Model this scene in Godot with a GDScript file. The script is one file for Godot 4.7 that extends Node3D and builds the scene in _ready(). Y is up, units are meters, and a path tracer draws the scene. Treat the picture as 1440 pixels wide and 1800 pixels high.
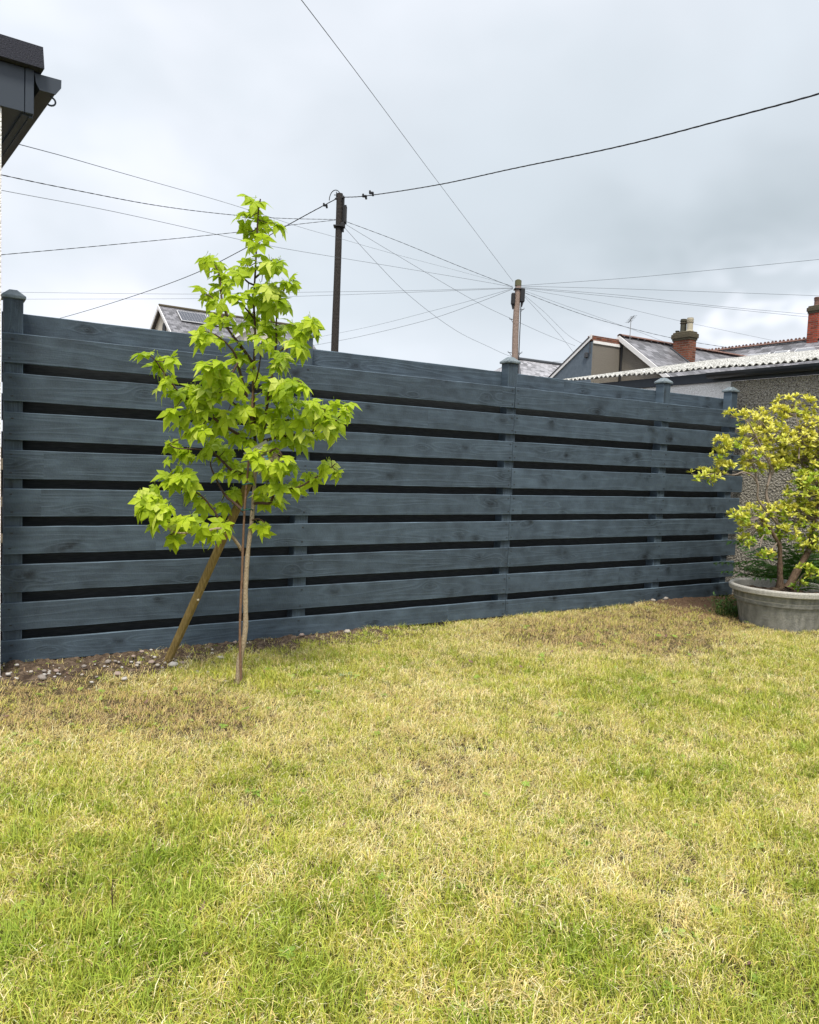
extends Node3D
# A back garden seen from the lawn: dark painted hit-and-miss fence, staked sapling, potted shrub,
# outbuilding, neighbouring roofs, two telephone poles and their cables under an overcast sky.
# Street frame: X runs along the fence (away to the right), Z comes out of the fence towards the lawn.

const STREET := 0.556810
const FENCE_AT := Vector3(-2.206, 0, -4.307)
const END_AT := Vector3(3.418, 0, -7.808)

var used := {}
var rng := RandomNumberGenerator.new()
var M := {}

# ------------------------------------------------------------------ mesh builder
class Geo:
	var v := PackedVector3Array()
	var n := PackedVector3Array()
	var uv := PackedVector2Array()
	var c := PackedColorArray()
	var tint := Color.WHITE
	var xf := Transform3D()
	func put(p: Vector3, nn: Vector3, t: Vector2) -> void:
		v.append(xf * p); n.append((xf.basis * nn).normalized()); uv.append(t); c.append(tint)
	func tri(a: Vector3, b: Vector3, d: Vector3, na: Vector3, nb: Vector3, nd: Vector3, ua := Vector2.ZERO, ub := Vector2.ZERO, ud := Vector2.ZERO) -> void:
		put(a, na, ua); put(d, nd, ud); put(b, nb, ub)
	# corners counter-clockwise as seen from outside
	func flat(a: Vector3, b: Vector3, d: Vector3, ua := Vector2.ZERO, ub := Vector2.ZERO, ud := Vector2.ZERO) -> void:
		var nn := (b - a).cross(d - a).normalized()
		tri(a, b, d, nn, nn, nn, ua, ub, ud)
	func quad(a: Vector3, b: Vector3, d: Vector3, e: Vector3, ua := Vector2(0, 0), ub := Vector2(1, 0), ud := Vector2(1, 1), ue := Vector2(0, 1)) -> void:
		var nn := (d - a).cross(e - b).normalized()
		tri(a, b, d, nn, nn, nn, ua, ub, ud); tri(a, d, e, nn, nn, nn, ua, ud, ue)
	func poly(pts: Array) -> void:
		for i in range(1, pts.size() - 1): flat(pts[0], pts[i], pts[i + 1])
	# convex polygon (counter-clockwise seen from +along) swept by the vector along
	func sweep(pts: Array, along: Vector3) -> void:
		var far := []
		for p in pts: far.append(p + along)
		var k := pts.size()
		for i in k:
			var j := (i + 1) % k
			quad(pts[i], pts[j], far[j], far[i])
		poly(far)
		var back := pts.duplicate(); back.reverse(); poly(back)
	func box(at: Vector3, size: Vector3, ch := 0.0) -> void:
		var h := size / 2
		var b := minf(ch, minf(h.x, minf(h.y, h.z)) * 0.9)
		if b <= 0:
			for ax in 3:
				for s in [-1.0, 1.0]: side(at, h, ax, s, 0.0)
			return
		for ax in 3:
			for s in [-1.0, 1.0]: side(at, h, ax, s, b)
		for ax in 3:
			var p := (ax + 1) % 3
			var q := (ax + 2) % 3
			for s in [-1.0, 1.0]:
				for t in [-1.0, 1.0]:
					var a1 := Vector3(); var a2 := Vector3(); var b1 := Vector3(); var b2 := Vector3()
					a1[ax] = -h[ax] + b; a2[ax] = h[ax] - b; b1[ax] = -h[ax] + b; b2[ax] = h[ax] - b
					a1[p] = s * h[p]; a2[p] = s * h[p]; a1[q] = t * (h[q] - b); a2[q] = t * (h[q] - b)
					b1[p] = s * (h[p] - b); b2[p] = s * (h[p] - b); b1[q] = t * h[q]; b2[q] = t * h[q]
					facing(at + a1, at + a2, at + b2, at + b1, at)
		for sx in [-1.0, 1.0]:
			for sy in [-1.0, 1.0]:
				for sz in [-1.0, 1.0]:
					var o := Vector3(sx, sy, sz)
					var p1 := at + Vector3(sx * h.x, sy * (h.y - b), sz * (h.z - b))
					var p2 := at + Vector3(sx * (h.x - b), sy * h.y, sz * (h.z - b))
					var p3 := at + Vector3(sx * (h.x - b), sy * (h.y - b), sz * h.z)
					if (p2 - p1).cross(p3 - p1).dot(o) > 0: flat(p1, p2, p3)
					else: flat(p1, p3, p2)
	func side(at: Vector3, h: Vector3, ax: int, s: float, b: float) -> void:
		var p := (ax + 1) % 3
		var q := (ax + 2) % 3
		var pts := []
		for k in [[-1, -1], [1, -1], [1, 1], [-1, 1]]:
			var w := Vector3()
			w[ax] = s * h[ax]; w[p] = k[0] * (h[p] - b); w[q] = k[1] * (h[q] - b)
			pts.append(at + w)
		facing(pts[0], pts[1], pts[2], pts[3], at)
	func facing(a: Vector3, b: Vector3, d: Vector3, e: Vector3, inside: Vector3) -> void:
		if (d - a).cross(e - b).dot((a + b + d + e) / 4 - inside) > 0: quad(a, b, d, e)
		else: quad(a, e, d, b)
	func tube(pts: Array, radii: Array, sides := 8, caps := true, wobble := 0.0) -> void:
		var k := pts.size()
		var up := Vector3.UP
		var rings := []
		var dirs := []
		var run := 0.0
		for i in k:
			var t: Vector3 = (pts[mini(i + 1, k - 1)] - pts[maxi(i - 1, 0)]).normalized()
			if i == 0: up = t.cross(Vector3.RIGHT if absf(t.x) < 0.8 else Vector3.UP).normalized()
			else: up = (up - t * up.dot(t)).normalized()
			var s := t.cross(up)
			var ring := []
			for j in sides + 1:
				var a := TAU * (j % sides) / sides
				var w := 1.0 + wobble * sin(a * 3 + i * 1.7) * sin(i * 2.3 + a)
				ring.append((up * cos(a) + s * sin(a)) * w)
			rings.append(ring); dirs.append(t)
		for i in k - 1:
			var l: float = (pts[i + 1] - pts[i]).length()
			for j in sides:
				var a: Vector3 = rings[i][j]; var b: Vector3 = rings[i][j + 1]; var d: Vector3 = rings[i + 1][j + 1]; var e: Vector3 = rings[i + 1][j]
				var r0: float = radii[i]; var r1: float = radii[i + 1]
				var u0 := float(j) / sides; var u1 := float(j + 1) / sides
				tri(pts[i] + a * r0, pts[i] + b * r0, pts[i + 1] + d * r1, a, b, d, Vector2(u0, run), Vector2(u1, run), Vector2(u1, run + l))
				tri(pts[i] + a * r0, pts[i + 1] + d * r1, pts[i + 1] + e * r1, a, d, e, Vector2(u0, run), Vector2(u1, run + l), Vector2(u0, run + l))
			run += l
		if caps:
			for j in range(1, sides - 1):
				flat(pts[0] + rings[0][0] * radii[0], pts[0] + rings[0][j + 1] * radii[0], pts[0] + rings[0][j] * radii[0])
				var m := k - 1
				flat(pts[m] + rings[m][0] * radii[m], pts[m] + rings[m][j] * radii[m], pts[m] + rings[m][j + 1] * radii[m])
	# profile of Vector2(radius, height), listed so that the outside lies to its right when it climbs
	func lathe(profile: Array, segs: int) -> void:
		for i in profile.size() - 1:
			var p: Vector2 = profile[i]; var q: Vector2 = profile[i + 1]
			var nn := Vector2(q.y - p.y, p.x - q.x).normalized()
			for j in segs:
				var a := TAU * j / segs; var b := TAU * (j + 1) / segs
				var ca := Vector3(cos(a), 0, -sin(a)); var cb := Vector3(cos(b), 0, -sin(b))
				var na := ca * nn.x + Vector3.UP * nn.y; var nb := cb * nn.x + Vector3.UP * nn.y
				var u0 := float(j) / segs; var u1 := float(j + 1) / segs
				var p0 := ca * p.x + Vector3.UP * p.y; var p1 := cb * p.x + Vector3.UP * p.y
				var q0 := ca * q.x + Vector3.UP * q.y; var q1 := cb * q.x + Vector3.UP * q.y
				tri(p0, p1, q1, na, nb, nb, Vector2(u0, p.y), Vector2(u1, p.y), Vector2(u1, q.y))
				tri(p0, q1, q0, na, nb, na, Vector2(u0, p.y), Vector2(u1, q.y), Vector2(u0, q.y))
	func mesh() -> ArrayMesh:
		var a := []
		a.resize(Mesh.ARRAY_MAX)
		a[Mesh.ARRAY_VERTEX] = v; a[Mesh.ARRAY_NORMAL] = n; a[Mesh.ARRAY_TEX_UV] = uv; a[Mesh.ARRAY_COLOR] = c
		var m := ArrayMesh.new()
		m.add_surface_from_arrays(Mesh.PRIMITIVE_TRIANGLES, a)
		return m

# ------------------------------------------------------------------ naming helpers
func V(x: float, y: float, z: float) -> Vector3: return Vector3(x, y, z)
func Q(x: float, y: float, z: float, r: float) -> Vector4: return Vector4(x, y, z, r)

func numbered(parent: Node, called: String) -> String:
	var key := str(parent.get_instance_id()) + called
	used[key] = used.get(key, -1) + 1
	return called if used[key] == 0 else "%s_%03d" % [called, used[key]]

func thing(called: String, label: String, category: String, at := Vector3.ZERO, turn := 0.0, group := "") -> Node3D:
	var o := Node3D.new()
	o.name = numbered(self, called); add_child(o, true)
	o.position = at; o.rotation.y = turn
	tag(o, label, category, group)
	return o

func tag(o: Node, label: String, category: String, group := "") -> void:
	o.set_meta("label", label); o.set_meta("category", category)
	if group: o.set_meta("group", group)

func obj(called: String, g, m: Material, parent: Node = self) -> MeshInstance3D:
	var o := MeshInstance3D.new()
	o.name = numbered(parent, called)
	o.mesh = g.mesh() if g is Geo else g
	o.set_surface_override_material(0, m)
	parent.add_child(o, true)
	return o

func struct(called: String, g, m: Material, label := "") -> MeshInstance3D:
	var o := obj(called, g, m)
	o.set_meta("kind", "structure")
	return o

func noise(seed_: int, freq: float, oct := 3, kind := FastNoiseLite.TYPE_SIMPLEX_SMOOTH) -> FastNoiseLite:
	var f := FastNoiseLite.new()
	f.seed = seed_; f.frequency = freq; f.noise_type = kind
	f.fractal_type = FastNoiseLite.FRACTAL_FBM if oct > 1 else FastNoiseLite.FRACTAL_NONE
	f.fractal_octaves = oct
	return f

func lin(r: float, g: float, b: float) -> Color: return Color(r, g, b).linear_to_srgb()

func mat(c: Color, rough := 0.8, spec := 0.4) -> StandardMaterial3D:
	var m := StandardMaterial3D.new()
	m.albedo_color = c; m.roughness = rough; m.metallic_specular = spec
	return m

func ntex(f: FastNoiseLite, size: int, ramp: Array, normal := false, bump := 4.0) -> NoiseTexture2D:
	var t := NoiseTexture2D.new()
	t.width = size; t.height = size; t.seamless = true; t.noise = f
	if normal:
		t.as_normal_map = true; t.bump_strength = bump
	elif ramp.size():
		var g := Gradient.new()
		var off := PackedFloat32Array(); var col := PackedColorArray()
		for r in ramp: off.append(r[0]); col.append(r[1])
		g.offsets = off; g.colors = col
		t.color_ramp = g
	return t

# a material with grain seen in the object's own axes
func grainy(f: FastNoiseLite, ramp: Array, scale: Vector3, rough: float, bump := 0.0, nf: FastNoiseLite = null, size := 512) -> StandardMaterial3D:
	var m := mat(Color.WHITE, rough, 0.35)
	m.albedo_texture = ntex(f, size, ramp)
	m.uv1_triplanar = true; m.uv1_scale = scale
	if bump > 0:
		m.normal_enabled = true; m.normal_texture = ntex(nf if nf else f, size, [], true, bump); m.normal_scale = 1.0
	return m

# ------------------------------------------------------------------ painted timber
const WOOD_ROWS := 12
func paint_timber() -> StandardMaterial3D:
	var w := 1024; var rh := 56; var h := rh * WOOD_ROWS
	var col := Image.create(w, h, false, Image.FORMAT_RGB8)
	var hgt := Image.create(w, h, false, Image.FORMAT_RGB8)
	var field := noise(11, 1.0, 2); var fine := noise(12, 1.0, 2); var blot := noise(13, 1.0, 3); var warp := noise(14, 1.0, 2)
	var r := RandomNumberGenerator.new(); r.seed = 77
	for row in WOOD_ROWS:
		var knots := []
		for i in r.randi_range(4, 7):
			knots.append([r.randf_range(0.05, 3.55), r.randf_range(0.015, 0.15), r.randf_range(0.006, 0.017), r.randf_range(-1, 1), r.randf_range(0.4, 1.0), r.randf_range(0.5, 2.2)])
		var rings := r.randf_range(5.0, 9.0)
		var own := r.randf_range(0.86, 1.16)
		for y in rh:
			var Y := 0.165 * y / rh
			for x in w:
				var X := 3.6 * x / w
				var f := field.get_noise_3d(X * 0.55, Y * 9.0, row * 7.3) * 1.6 + Y * 5.0 + warp.get_noise_3d(X * 3.0, Y * 20.0, row * 3.1) * 0.09
				var dark := 0.0
				var halo := 0.0
				for k in knots:
					var dx: float = X - k[0]
					if absf(dx) > 0.3: continue
					var dy: float = Y - k[1]
					f += k[5] * 0.9 * exp(-(dx * dx / 0.006 + dy * dy / 0.0011))
					var e: float = (dx * dx / 1.6 + dy * dy) / (k[2] * k[2])
					var ring := exp(-e * 0.9)
					dark += ring * k[4] * (0.65 + 0.35 * cos(sqrt(e) * 7.0))
					halo += k[4] * exp(-(pow(dx - k[3] * 0.03, 2) / 0.0035 + dy * dy / 0.002))
				var s := sin(f * rings)
				var line := pow(0.5 + 0.5 * s, 3.0)
				var str := fine.get_noise_3d(X * 6.0, Y * 330.0, row * 5.7)
				var saw := fine.get_noise_3d(X * 90.0, Y * 45.0, row * 1.9)
				var b := blot.get_noise_3d(X * 6.0, Y * 7.0, row * 9.1)
				var tone := 1.0 + 0.19 * (line - 0.35) + 0.05 * str + 0.06 * saw + 0.36 * b
				tone *= own * (1.0 - clampf(0.75 * dark, 0, 0.72))
				tone *= 1.0 - clampf(0.5 * halo * (0.35 + 2.4 * absf(b) + 0.5 * str), 0, 0.6)
				# paint rubbed thin along the sawn edges
				if y < 2 or y > rh - 3: tone = tone * (1.25 + 0.9 * clampf(fine.get_noise_3d(X * 3.0, Y * 9.0, row * 2.7) + 0.25, 0, 1))
				var cc := Color(0.052 * tone, 0.075 * tone, 0.099 * tone).linear_to_srgb()
				col.set_pixel(x, row * rh + y, cc)
				var hh := clampf(0.5 + 0.26 * (line - 0.4) + 0.12 * str + 0.08 * saw - 0.25 * dark, 0, 1)
				hgt.set_pixel(x, row * rh + y, Color(hh, hh, hh))
	hgt.bump_map_to_normal_map(1.6)
	var m := mat(Color.WHITE, 0.62, 0.4)
	m.albedo_texture = ImageTexture.create_from_image(col)
	m.normal_enabled = true; m.normal_texture = ImageTexture.create_from_image(hgt); m.normal_scale = 0.7
	return m

# a sawn board along X (length l, height h, thickness t) with slightly wavering edges; its grain is one row of the timber texture
func board(l: float, h: float, t: float, row: int, shift: float, waver: FastNoiseLite, key: float, flip := false, edge := 0.0017) -> Geo:
	var g := Geo.new()
	var k := maxi(2, int(l / 0.16))
	var ch := 0.003
	var rings := []
	for i in k + 1:
		var x := l * i / k
		var top := h / 2 + waver.get_noise_2d(x * 9.0, key) * edge * 2
		var bot := -h / 2 + waver.get_noise_2d(x * 9.0, key + 40) * edge * 2
		var z0 := waver.get_noise_2d(x * 1.2, key + 80) * 0.003
		var z := t / 2
		rings.append([V(x, bot + ch, z + z0), V(x, top - ch, z + z0), V(x, top, z - ch + z0), V(x, top, -z + ch + z0), V(x, top - ch, -z + z0), V(x, bot + ch, -z + z0), V(x, bot, -z + ch + z0), V(x, bot, z - ch + z0)])
	var vv := [1.0, 0.03, 0.0, 0.0, 0.03, 1.0, 1.0, 1.0, 1.0]
	for i in k:
		for j in 8:
			var j2 := (j + 1) % 8
			var v0: float = (row + clampf(1.0 - vv[j] if flip else vv[j], 0.02, 0.98)) / WOOD_ROWS
			var v1: float = (row + clampf(1.0 - vv[j2] if flip else vv[j2], 0.02, 0.98)) / WOOD_ROWS
			var u0 := shift + (l * i / k) / 3.6; var u1 := shift + (l * (i + 1) / k) / 3.6
			g.quad(rings[i][j], rings[i + 1][j], rings[i + 1][j2], rings[i][j2], Vector2(u0, v0), Vector2(u1, v0), Vector2(u1, v1), Vector2(u0, v1))
	for j in range(1, 7):
		g.flat(rings[0][0], rings[0][j], rings[0][j + 1], Vector2(shift, (row + 0.5) / WOOD_ROWS), Vector2(shift, (row + 0.6) / WOOD_ROWS), Vector2(shift + 0.01, (row + 0.4) / WOOD_ROWS))
		g.flat(rings[k][0], rings[k][j + 1], rings[k][j], Vector2(shift, (row + 0.5) / WOOD_ROWS), Vector2(shift, (row + 0.6) / WOOD_ROWS), Vector2(shift + 0.01, (row + 0.4) / WOOD_ROWS))
	return g

# ------------------------------------------------------------------ sky
func overcast() -> PanoramaSkyMaterial:
	var w := 1024; var h := 512
	var im := Image.create(w, h, false, Image.FORMAT_RGBAF)
	var big := noise(21, 1.0, 4); var mid := noise(22, 1.0, 5); var bil := noise(23, 1.0, 5)
	for y in h:
		var el := PI / 2 - PI * (y + 0.5) / h
		for x in w:
			var az := wrapf(TAU * (x + 0.5) / w, -PI, PI)
			var d := Vector3(sin(az) * cos(el), sin(el), -cos(az) * cos(el))
			if el < -0.06:
				im.set_pixel(x, y, Color(0.14, 0.145, 0.12)); continue
			# a flat cloud deck overhead, so that the pattern shrinks towards the horizon
			var q := Vector3(d.x, d.y * 1.6, d.z) / (maxf(d.y, 0.0) + 0.42)
			var wv := mid.get_noise_3dv(q * 1.1) * 0.35
			var b := big.get_noise_3d(q.x * 0.9 + wv, q.y * 0.5 + 3.1, q.z * 0.9)
			var m := mid.get_noise_3d(q.x * 2.6 + 7.0, q.y * 2.6, q.z * 2.6 + wv)
			var puff := absf(bil.get_noise_3d(q.x * 3.2 + wv, q.y * 5.5, q.z * 3.2))
			# deck: brighter overhead than low down; a greyer bank stands to the north-east, with pale tops below it
			var bank := smoothstep(-0.42, 0.30, az) * (1.0 - smoothstep(0.9, 2.2, az)) * exp(-pow((el - 0.31 - 0.12 * b) / 0.19, 2.0))
			var tops := smoothstep(0.12, 0.5, az) * (1.0 - smoothstep(1.2, 2.4, az)) * exp(-pow((el - 0.17) / 0.07, 2.0))
			var l := 0.83 + 0.12 * b + 0.15 * m
			l -= bank * (0.26 + 0.30 * b + 0.24 * m)
			l += tops * (0.04 + 2.0 * maxf(0.0, 0.17 - puff))
			l += 0.04 * exp(-pow((el - 0.08) / 0.08, 2.0))
			# an even overcast is brighter overhead than towards the horizon
			var over := 0.475 * (1.0 + 1.2 * smoothstep(0.5, 1.45, el))
			var grey := clampf((0.88 - l) * 2.6, 0.0, 1.0)
			var lilac := clampf(0.5 + b * 0.9 + (el - 0.35), 0.0, 1.0)
			var cc := Color(0.915, 0.985, 1.075).lerp(Color(0.965, 0.985, 1.065), lilac).lerp(Color(0.86, 0.99, 1.09), grey)
			im.set_pixel(x, y, Color(cc.r * l * over, cc.g * l * over, cc.b * l * over))
	var s := PanoramaSkyMaterial.new()
	s.panorama = ImageTexture.create_from_image(im)
	return s

# ------------------------------------------------------------------ ground shape
var bump_a: FastNoiseLite
var bump_b: FastNoiseLite
func ground_y(x: float, z: float) -> float:
	var near := clampf(1.0 - maxf(absf(x) - 5.0, 0.0) * 0.3, 0.0, 1.0)
	return (bump_a.get_noise_2d(x, z) * 0.022 + bump_b.get_noise_2d(x, z) * 0.008) * near
func along(p: Vector3) -> Vector2:     # (along the fence, out from the fence)
	var q := p - FENCE_AT
	return Vector2(q.x * cos(STREET) - q.z * sin(STREET), q.x * sin(STREET) + q.z * cos(STREET))
func _ready() -> void:
	rng.seed = 4
	# camera: 1.25 m up, tilted 3.8 degrees down and rolled 2.2 degrees
	var cam := Camera3D.new()
	cam.name = "camera"
	cam.transform = Transform3D(Basis(Vector3(0.999263, 0.038293, -0.002549), Vector3(-0.038378, 0.997056, -0.066377), Vector3(0.0, 0.066426, 0.997791)).orthonormalized(), Vector3(0, 1.252, 0))
	cam.fov = 68.12; cam.near = 0.05; cam.far = 900
	add_child(cam)
	var env := Environment.new()
	env.background_mode = Environment.BG_SKY
	env.sky = Sky.new(); env.sky.sky_material = overcast()
	env.background_energy_multiplier = 1.0
	env.tonemap_mode = Environment.TONE_MAPPER_LINEAR
	env.tonemap_exposure = 2.4
	env.sdfgi_enabled = true; env.ssao_enabled = true; env.ssil_enabled = true
	var we := WorldEnvironment.new(); we.name = "world_environment"; we.environment = env; add_child(we)
	# the veiled sun stands high behind the photographer's right shoulder
	var sun := DirectionalLight3D.new(); sun.name = "sun"
	sun.light_energy = 0.5; sun.light_angular_distance = 14.0; sun.light_color = Color(1.0, 0.965, 0.90); sun.shadow_enabled = true
	add_child(sun); sun.look_at_from_position(V(0.3, 10, 6), Vector3.ZERO)

	bump_a = noise(31, 0.9, 2); bump_b = noise(32, 4.5, 2)
	materials()
	build_ground()
	build_fence()
	build_outbuilding()
	build_left_house()
	build_far_houses()
	build_poles()
	build_cables()
	build_sapling()
	build_stake_cane_tag()
	build_pot()
	build_shrub()
	build_ferns()
	build_stones_and_weeds()
	build_lawn()

func materials() -> void:
	M.fence = paint_timber()
	M.rear_shaded = grainy(noise(40, 0.03, 4), [[0.0, lin(0.016, 0.019, 0.022)], [1.0, lin(0.038, 0.045, 0.05)]], V(0.6, 8, 8), 0.85)  # near-black colour stands in for the shade inside the fence gaps
	M.cap = grainy(noise(41, 0.02, 4), [[0.0, lin(0.075, 0.105, 0.13)], [0.5, lin(0.15, 0.185, 0.205)], [1.0, lin(0.24, 0.275, 0.29)]], V(3, 3, 3), 0.42, 3.0)
	M.screw = mat(lin(0.03, 0.035, 0.04), 0.5)
	M.white = grainy(noise(42, 0.05, 4), [[0.0, lin(0.72, 0.72, 0.71)], [0.5, lin(0.84, 0.84, 0.835)], [1.0, lin(0.87, 0.87, 0.865)]], V(1.2, 1.2, 1.2), 0.85, 4.0, noise(43, 0.09, 3))
	M.dash = grainy(noise(44, 0.13, 3, FastNoiseLite.TYPE_CELLULAR), [[0.0, lin(0.58, 0.54, 0.47)], [0.4, lin(0.46, 0.43, 0.37)], [0.7, lin(0.24, 0.222, 0.19)], [1.0, lin(0.05, 0.046, 0.04)]], V(0.8, 0.8, 0.8), 0.95, 16.0, noise(45, 0.13, 3, FastNoiseLite.TYPE_CELLULAR))
	M.fascia = mat(lin(0.045, 0.055, 0.07), 0.6)
	M.gutter = mat(lin(0.022, 0.026, 0.032), 0.35, 0.5)
	M.cement = grainy(noise(46, 0.035, 5), [[0.0, lin(0.035, 0.035, 0.03)], [0.40, lin(0.13, 0.13, 0.115)], [0.5, lin(0.48, 0.48, 0.46)], [1.0, lin(0.78, 0.78, 0.77)]], V(1.4, 1.4, 1.4), 0.95, 6.0)
	M.anthracite = mat(lin(0.042, 0.055, 0.075), 0.42, 0.45)
	M.felt = grainy(noise(47, 0.06, 5), [[0.0, lin(0.024, 0.026, 0.037)], [1.0, lin(0.072, 0.075, 0.095)]], V(4, 4, 4), 0.95, 6.0)
	M.slate = slate_mat(lin(0.15, 0.15, 0.165), 1)
	M.slate_pale = slate_mat(lin(0.25, 0.25, 0.27), 2)
	M.brick = brick_mat(lin(0.19, 0.068, 0.042), 3)
	M.brick_red = brick_mat(lin(0.30, 0.06, 0.035), 4)
	M.terracotta = grainy(noise(48, 0.08, 4), [[0.0, lin(0.11, 0.065, 0.055)], [1.0, lin(0.27, 0.16, 0.13)]], V(3, 3, 3), 0.9, 3.0)
	M.mossy = grainy(noise(49, 0.06, 4), [[0.0, lin(0.05, 0.048, 0.035)], [0.5, lin(0.10, 0.085, 0.06)], [1.0, lin(0.16, 0.15, 0.08)]], V(3, 3, 3), 0.95, 8.0)
	M.cream = grainy(noise(50, 0.04, 4), [[0.0, lin(0.58, 0.53, 0.45)], [1.0, lin(0.74, 0.69, 0.6)]], V(1, 1, 1), 0.9)
	M.pot_cream = mat(lin(0.48, 0.44, 0.34), 0.8)
	M.pot_dark = mat(lin(0.07, 0.068, 0.05), 0.8)
	M.band = mat(lin(0.10, 0.06, 0.04), 0.8)
	M.bargeboard = mat(lin(0.75, 0.75, 0.76), 0.5)
	M.blue_render = grainy(noise(51, 0.02, 4), [[0.0, lin(0.10, 0.13, 0.165)], [1.0, lin(0.135, 0.17, 0.21)]], V(0.7, 0.7, 0.7), 0.85)
	M.brown_render = grainy(noise(52, 0.05, 5), [[0.0, lin(0.14, 0.128, 0.11)], [1.0, lin(0.35, 0.325, 0.285)]], V(1, 1, 1), 0.95, 8.0, noise(53, 0.12, 3))
	M.lead = mat(lin(0.06, 0.065, 0.075), 0.6)
	M.panel_glass = mat(lin(0.03, 0.035, 0.05), 0.12, 0.6)
	M.panel_frame = mat(lin(0.6, 0.61, 0.63), 0.35)
	M.roof_glass = mat(lin(0.16, 0.165, 0.18), 0.1, 0.7)
	M.pole_dark = grainy(noise(54, 0.03, 5), [[0.0, lin(0.016, 0.015, 0.015)], [0.55, lin(0.04, 0.036, 0.034)], [1.0, lin(0.11, 0.095, 0.085)]], V(6, 0.6, 6), 0.9, 8.0)
	M.pole_pale = grainy(noise(55, 0.03, 5), [[0.0, lin(0.11, 0.08, 0.066)], [0.5, lin(0.29, 0.22, 0.188)], [1.0, lin(0.50, 0.41, 0.36)]], V(6, 0.6, 6), 0.9, 8.0)
	M.moss_cap = grainy(noise(56, 0.05, 3), [[0.0, lin(0.07, 0.075, 0.04)], [1.0, lin(0.2, 0.19, 0.12)]], V(3, 3, 3), 0.95)
	M.iron = mat(lin(0.02, 0.021, 0.024), 0.55)
	M.galv = mat(lin(0.3, 0.31, 0.32), 0.5)
	M.cable = mat(lin(0.018, 0.02, 0.024), 0.7)
	M.cable_grey = mat(lin(0.10, 0.115, 0.13), 0.7)
	M.bark = grainy(noise(57, 0.03, 4), [[0.0, lin(0.14, 0.105, 0.07)], [0.5, lin(0.33, 0.265, 0.18)], [1.0, lin(0.50, 0.42, 0.31)]], V(9, 4, 9), 0.85, 5.0)
	M.twig = grainy(noise(58, 0.05, 3), [[0.0, lin(0.05, 0.03, 0.022)], [1.0, lin(0.12, 0.075, 0.05)]], V(8, 8, 8), 0.7, 2.0)
	M.stake = grainy(noise(59, 0.03, 4), [[0.0, lin(0.12, 0.085, 0.03)], [0.5, lin(0.23, 0.165, 0.06)], [1.0, lin(0.33, 0.25, 0.11)]], V(7, 0.7, 7), 0.8, 4.0)
	M.cane = grainy(noise(60, 0.05, 3), [[0.0, lin(0.10, 0.055, 0.035)], [1.0, lin(0.28, 0.175, 0.11)]], V(6, 1.5, 6), 0.6, 2.0)
	M.tie = mat(lin(0.02, 0.09, 0.08), 0.6)
	M.shrub_bark = grainy(noise(61, 0.03, 4), [[0.0, lin(0.05, 0.032, 0.022)], [0.5, lin(0.13, 0.088, 0.06)], [1.0, lin(0.26, 0.19, 0.13)]], V(8, 1.5, 8), 0.9, 8.0)
	M.shrub_twig = grainy(noise(62, 0.05, 3), [[0.0, lin(0.14, 0.11, 0.09)], [1.0, lin(0.38, 0.32, 0.27)]], V(8, 4, 8), 0.85, 3.0)
	M.pot = grainy(noise(63, 0.016, 5), [[0.0, lin(0.12, 0.122, 0.108)], [0.35, lin(0.185, 0.187, 0.175)], [0.55, lin(0.22, 0.222, 0.208)], [1.0, lin(0.36, 0.355, 0.33)]], V(2.2, 0.9, 2.2), 0.8, 2.0, noise(64, 0.1, 3))
	M.pot_rim = grainy(noise(65, 0.05, 5), [[0.0, lin(0.24, 0.235, 0.21)], [0.5, lin(0.40, 0.39, 0.36)], [1.0, lin(0.52, 0.5, 0.46)]], V(2, 2, 2), 0.85, 2.0)
	M.soil = grainy(noise(66, 0.03, 5), [[0.0, lin(0.025, 0.017, 0.012)], [0.45, lin(0.075, 0.052, 0.037)], [0.7, lin(0.16, 0.118, 0.085)], [1.0, lin(0.36, 0.29, 0.22)]], V(1.1, 1.1, 1.1), 1.0, 14.0, noise(67, 0.06, 5))
	M.sand = grainy(noise(68, 0.02, 5), [[0.0, lin(0.11, 0.068, 0.042)], [1.0, lin(0.21, 0.135, 0.088)]], V(1.2, 1.2, 1.2), 1.0, 8.0, noise(69, 0.08, 4))
	var earth := grainy(noise(70, 0.025, 5), [[0.0, lin(0.035, 0.026, 0.015)], [0.5, lin(0.085, 0.064, 0.034)], [1.0, lin(0.20, 0.155, 0.08)]], V(0.9, 0.9, 0.9), 1.0, 12.0, noise(71, 0.06, 5))
	M.earth = earth

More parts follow.
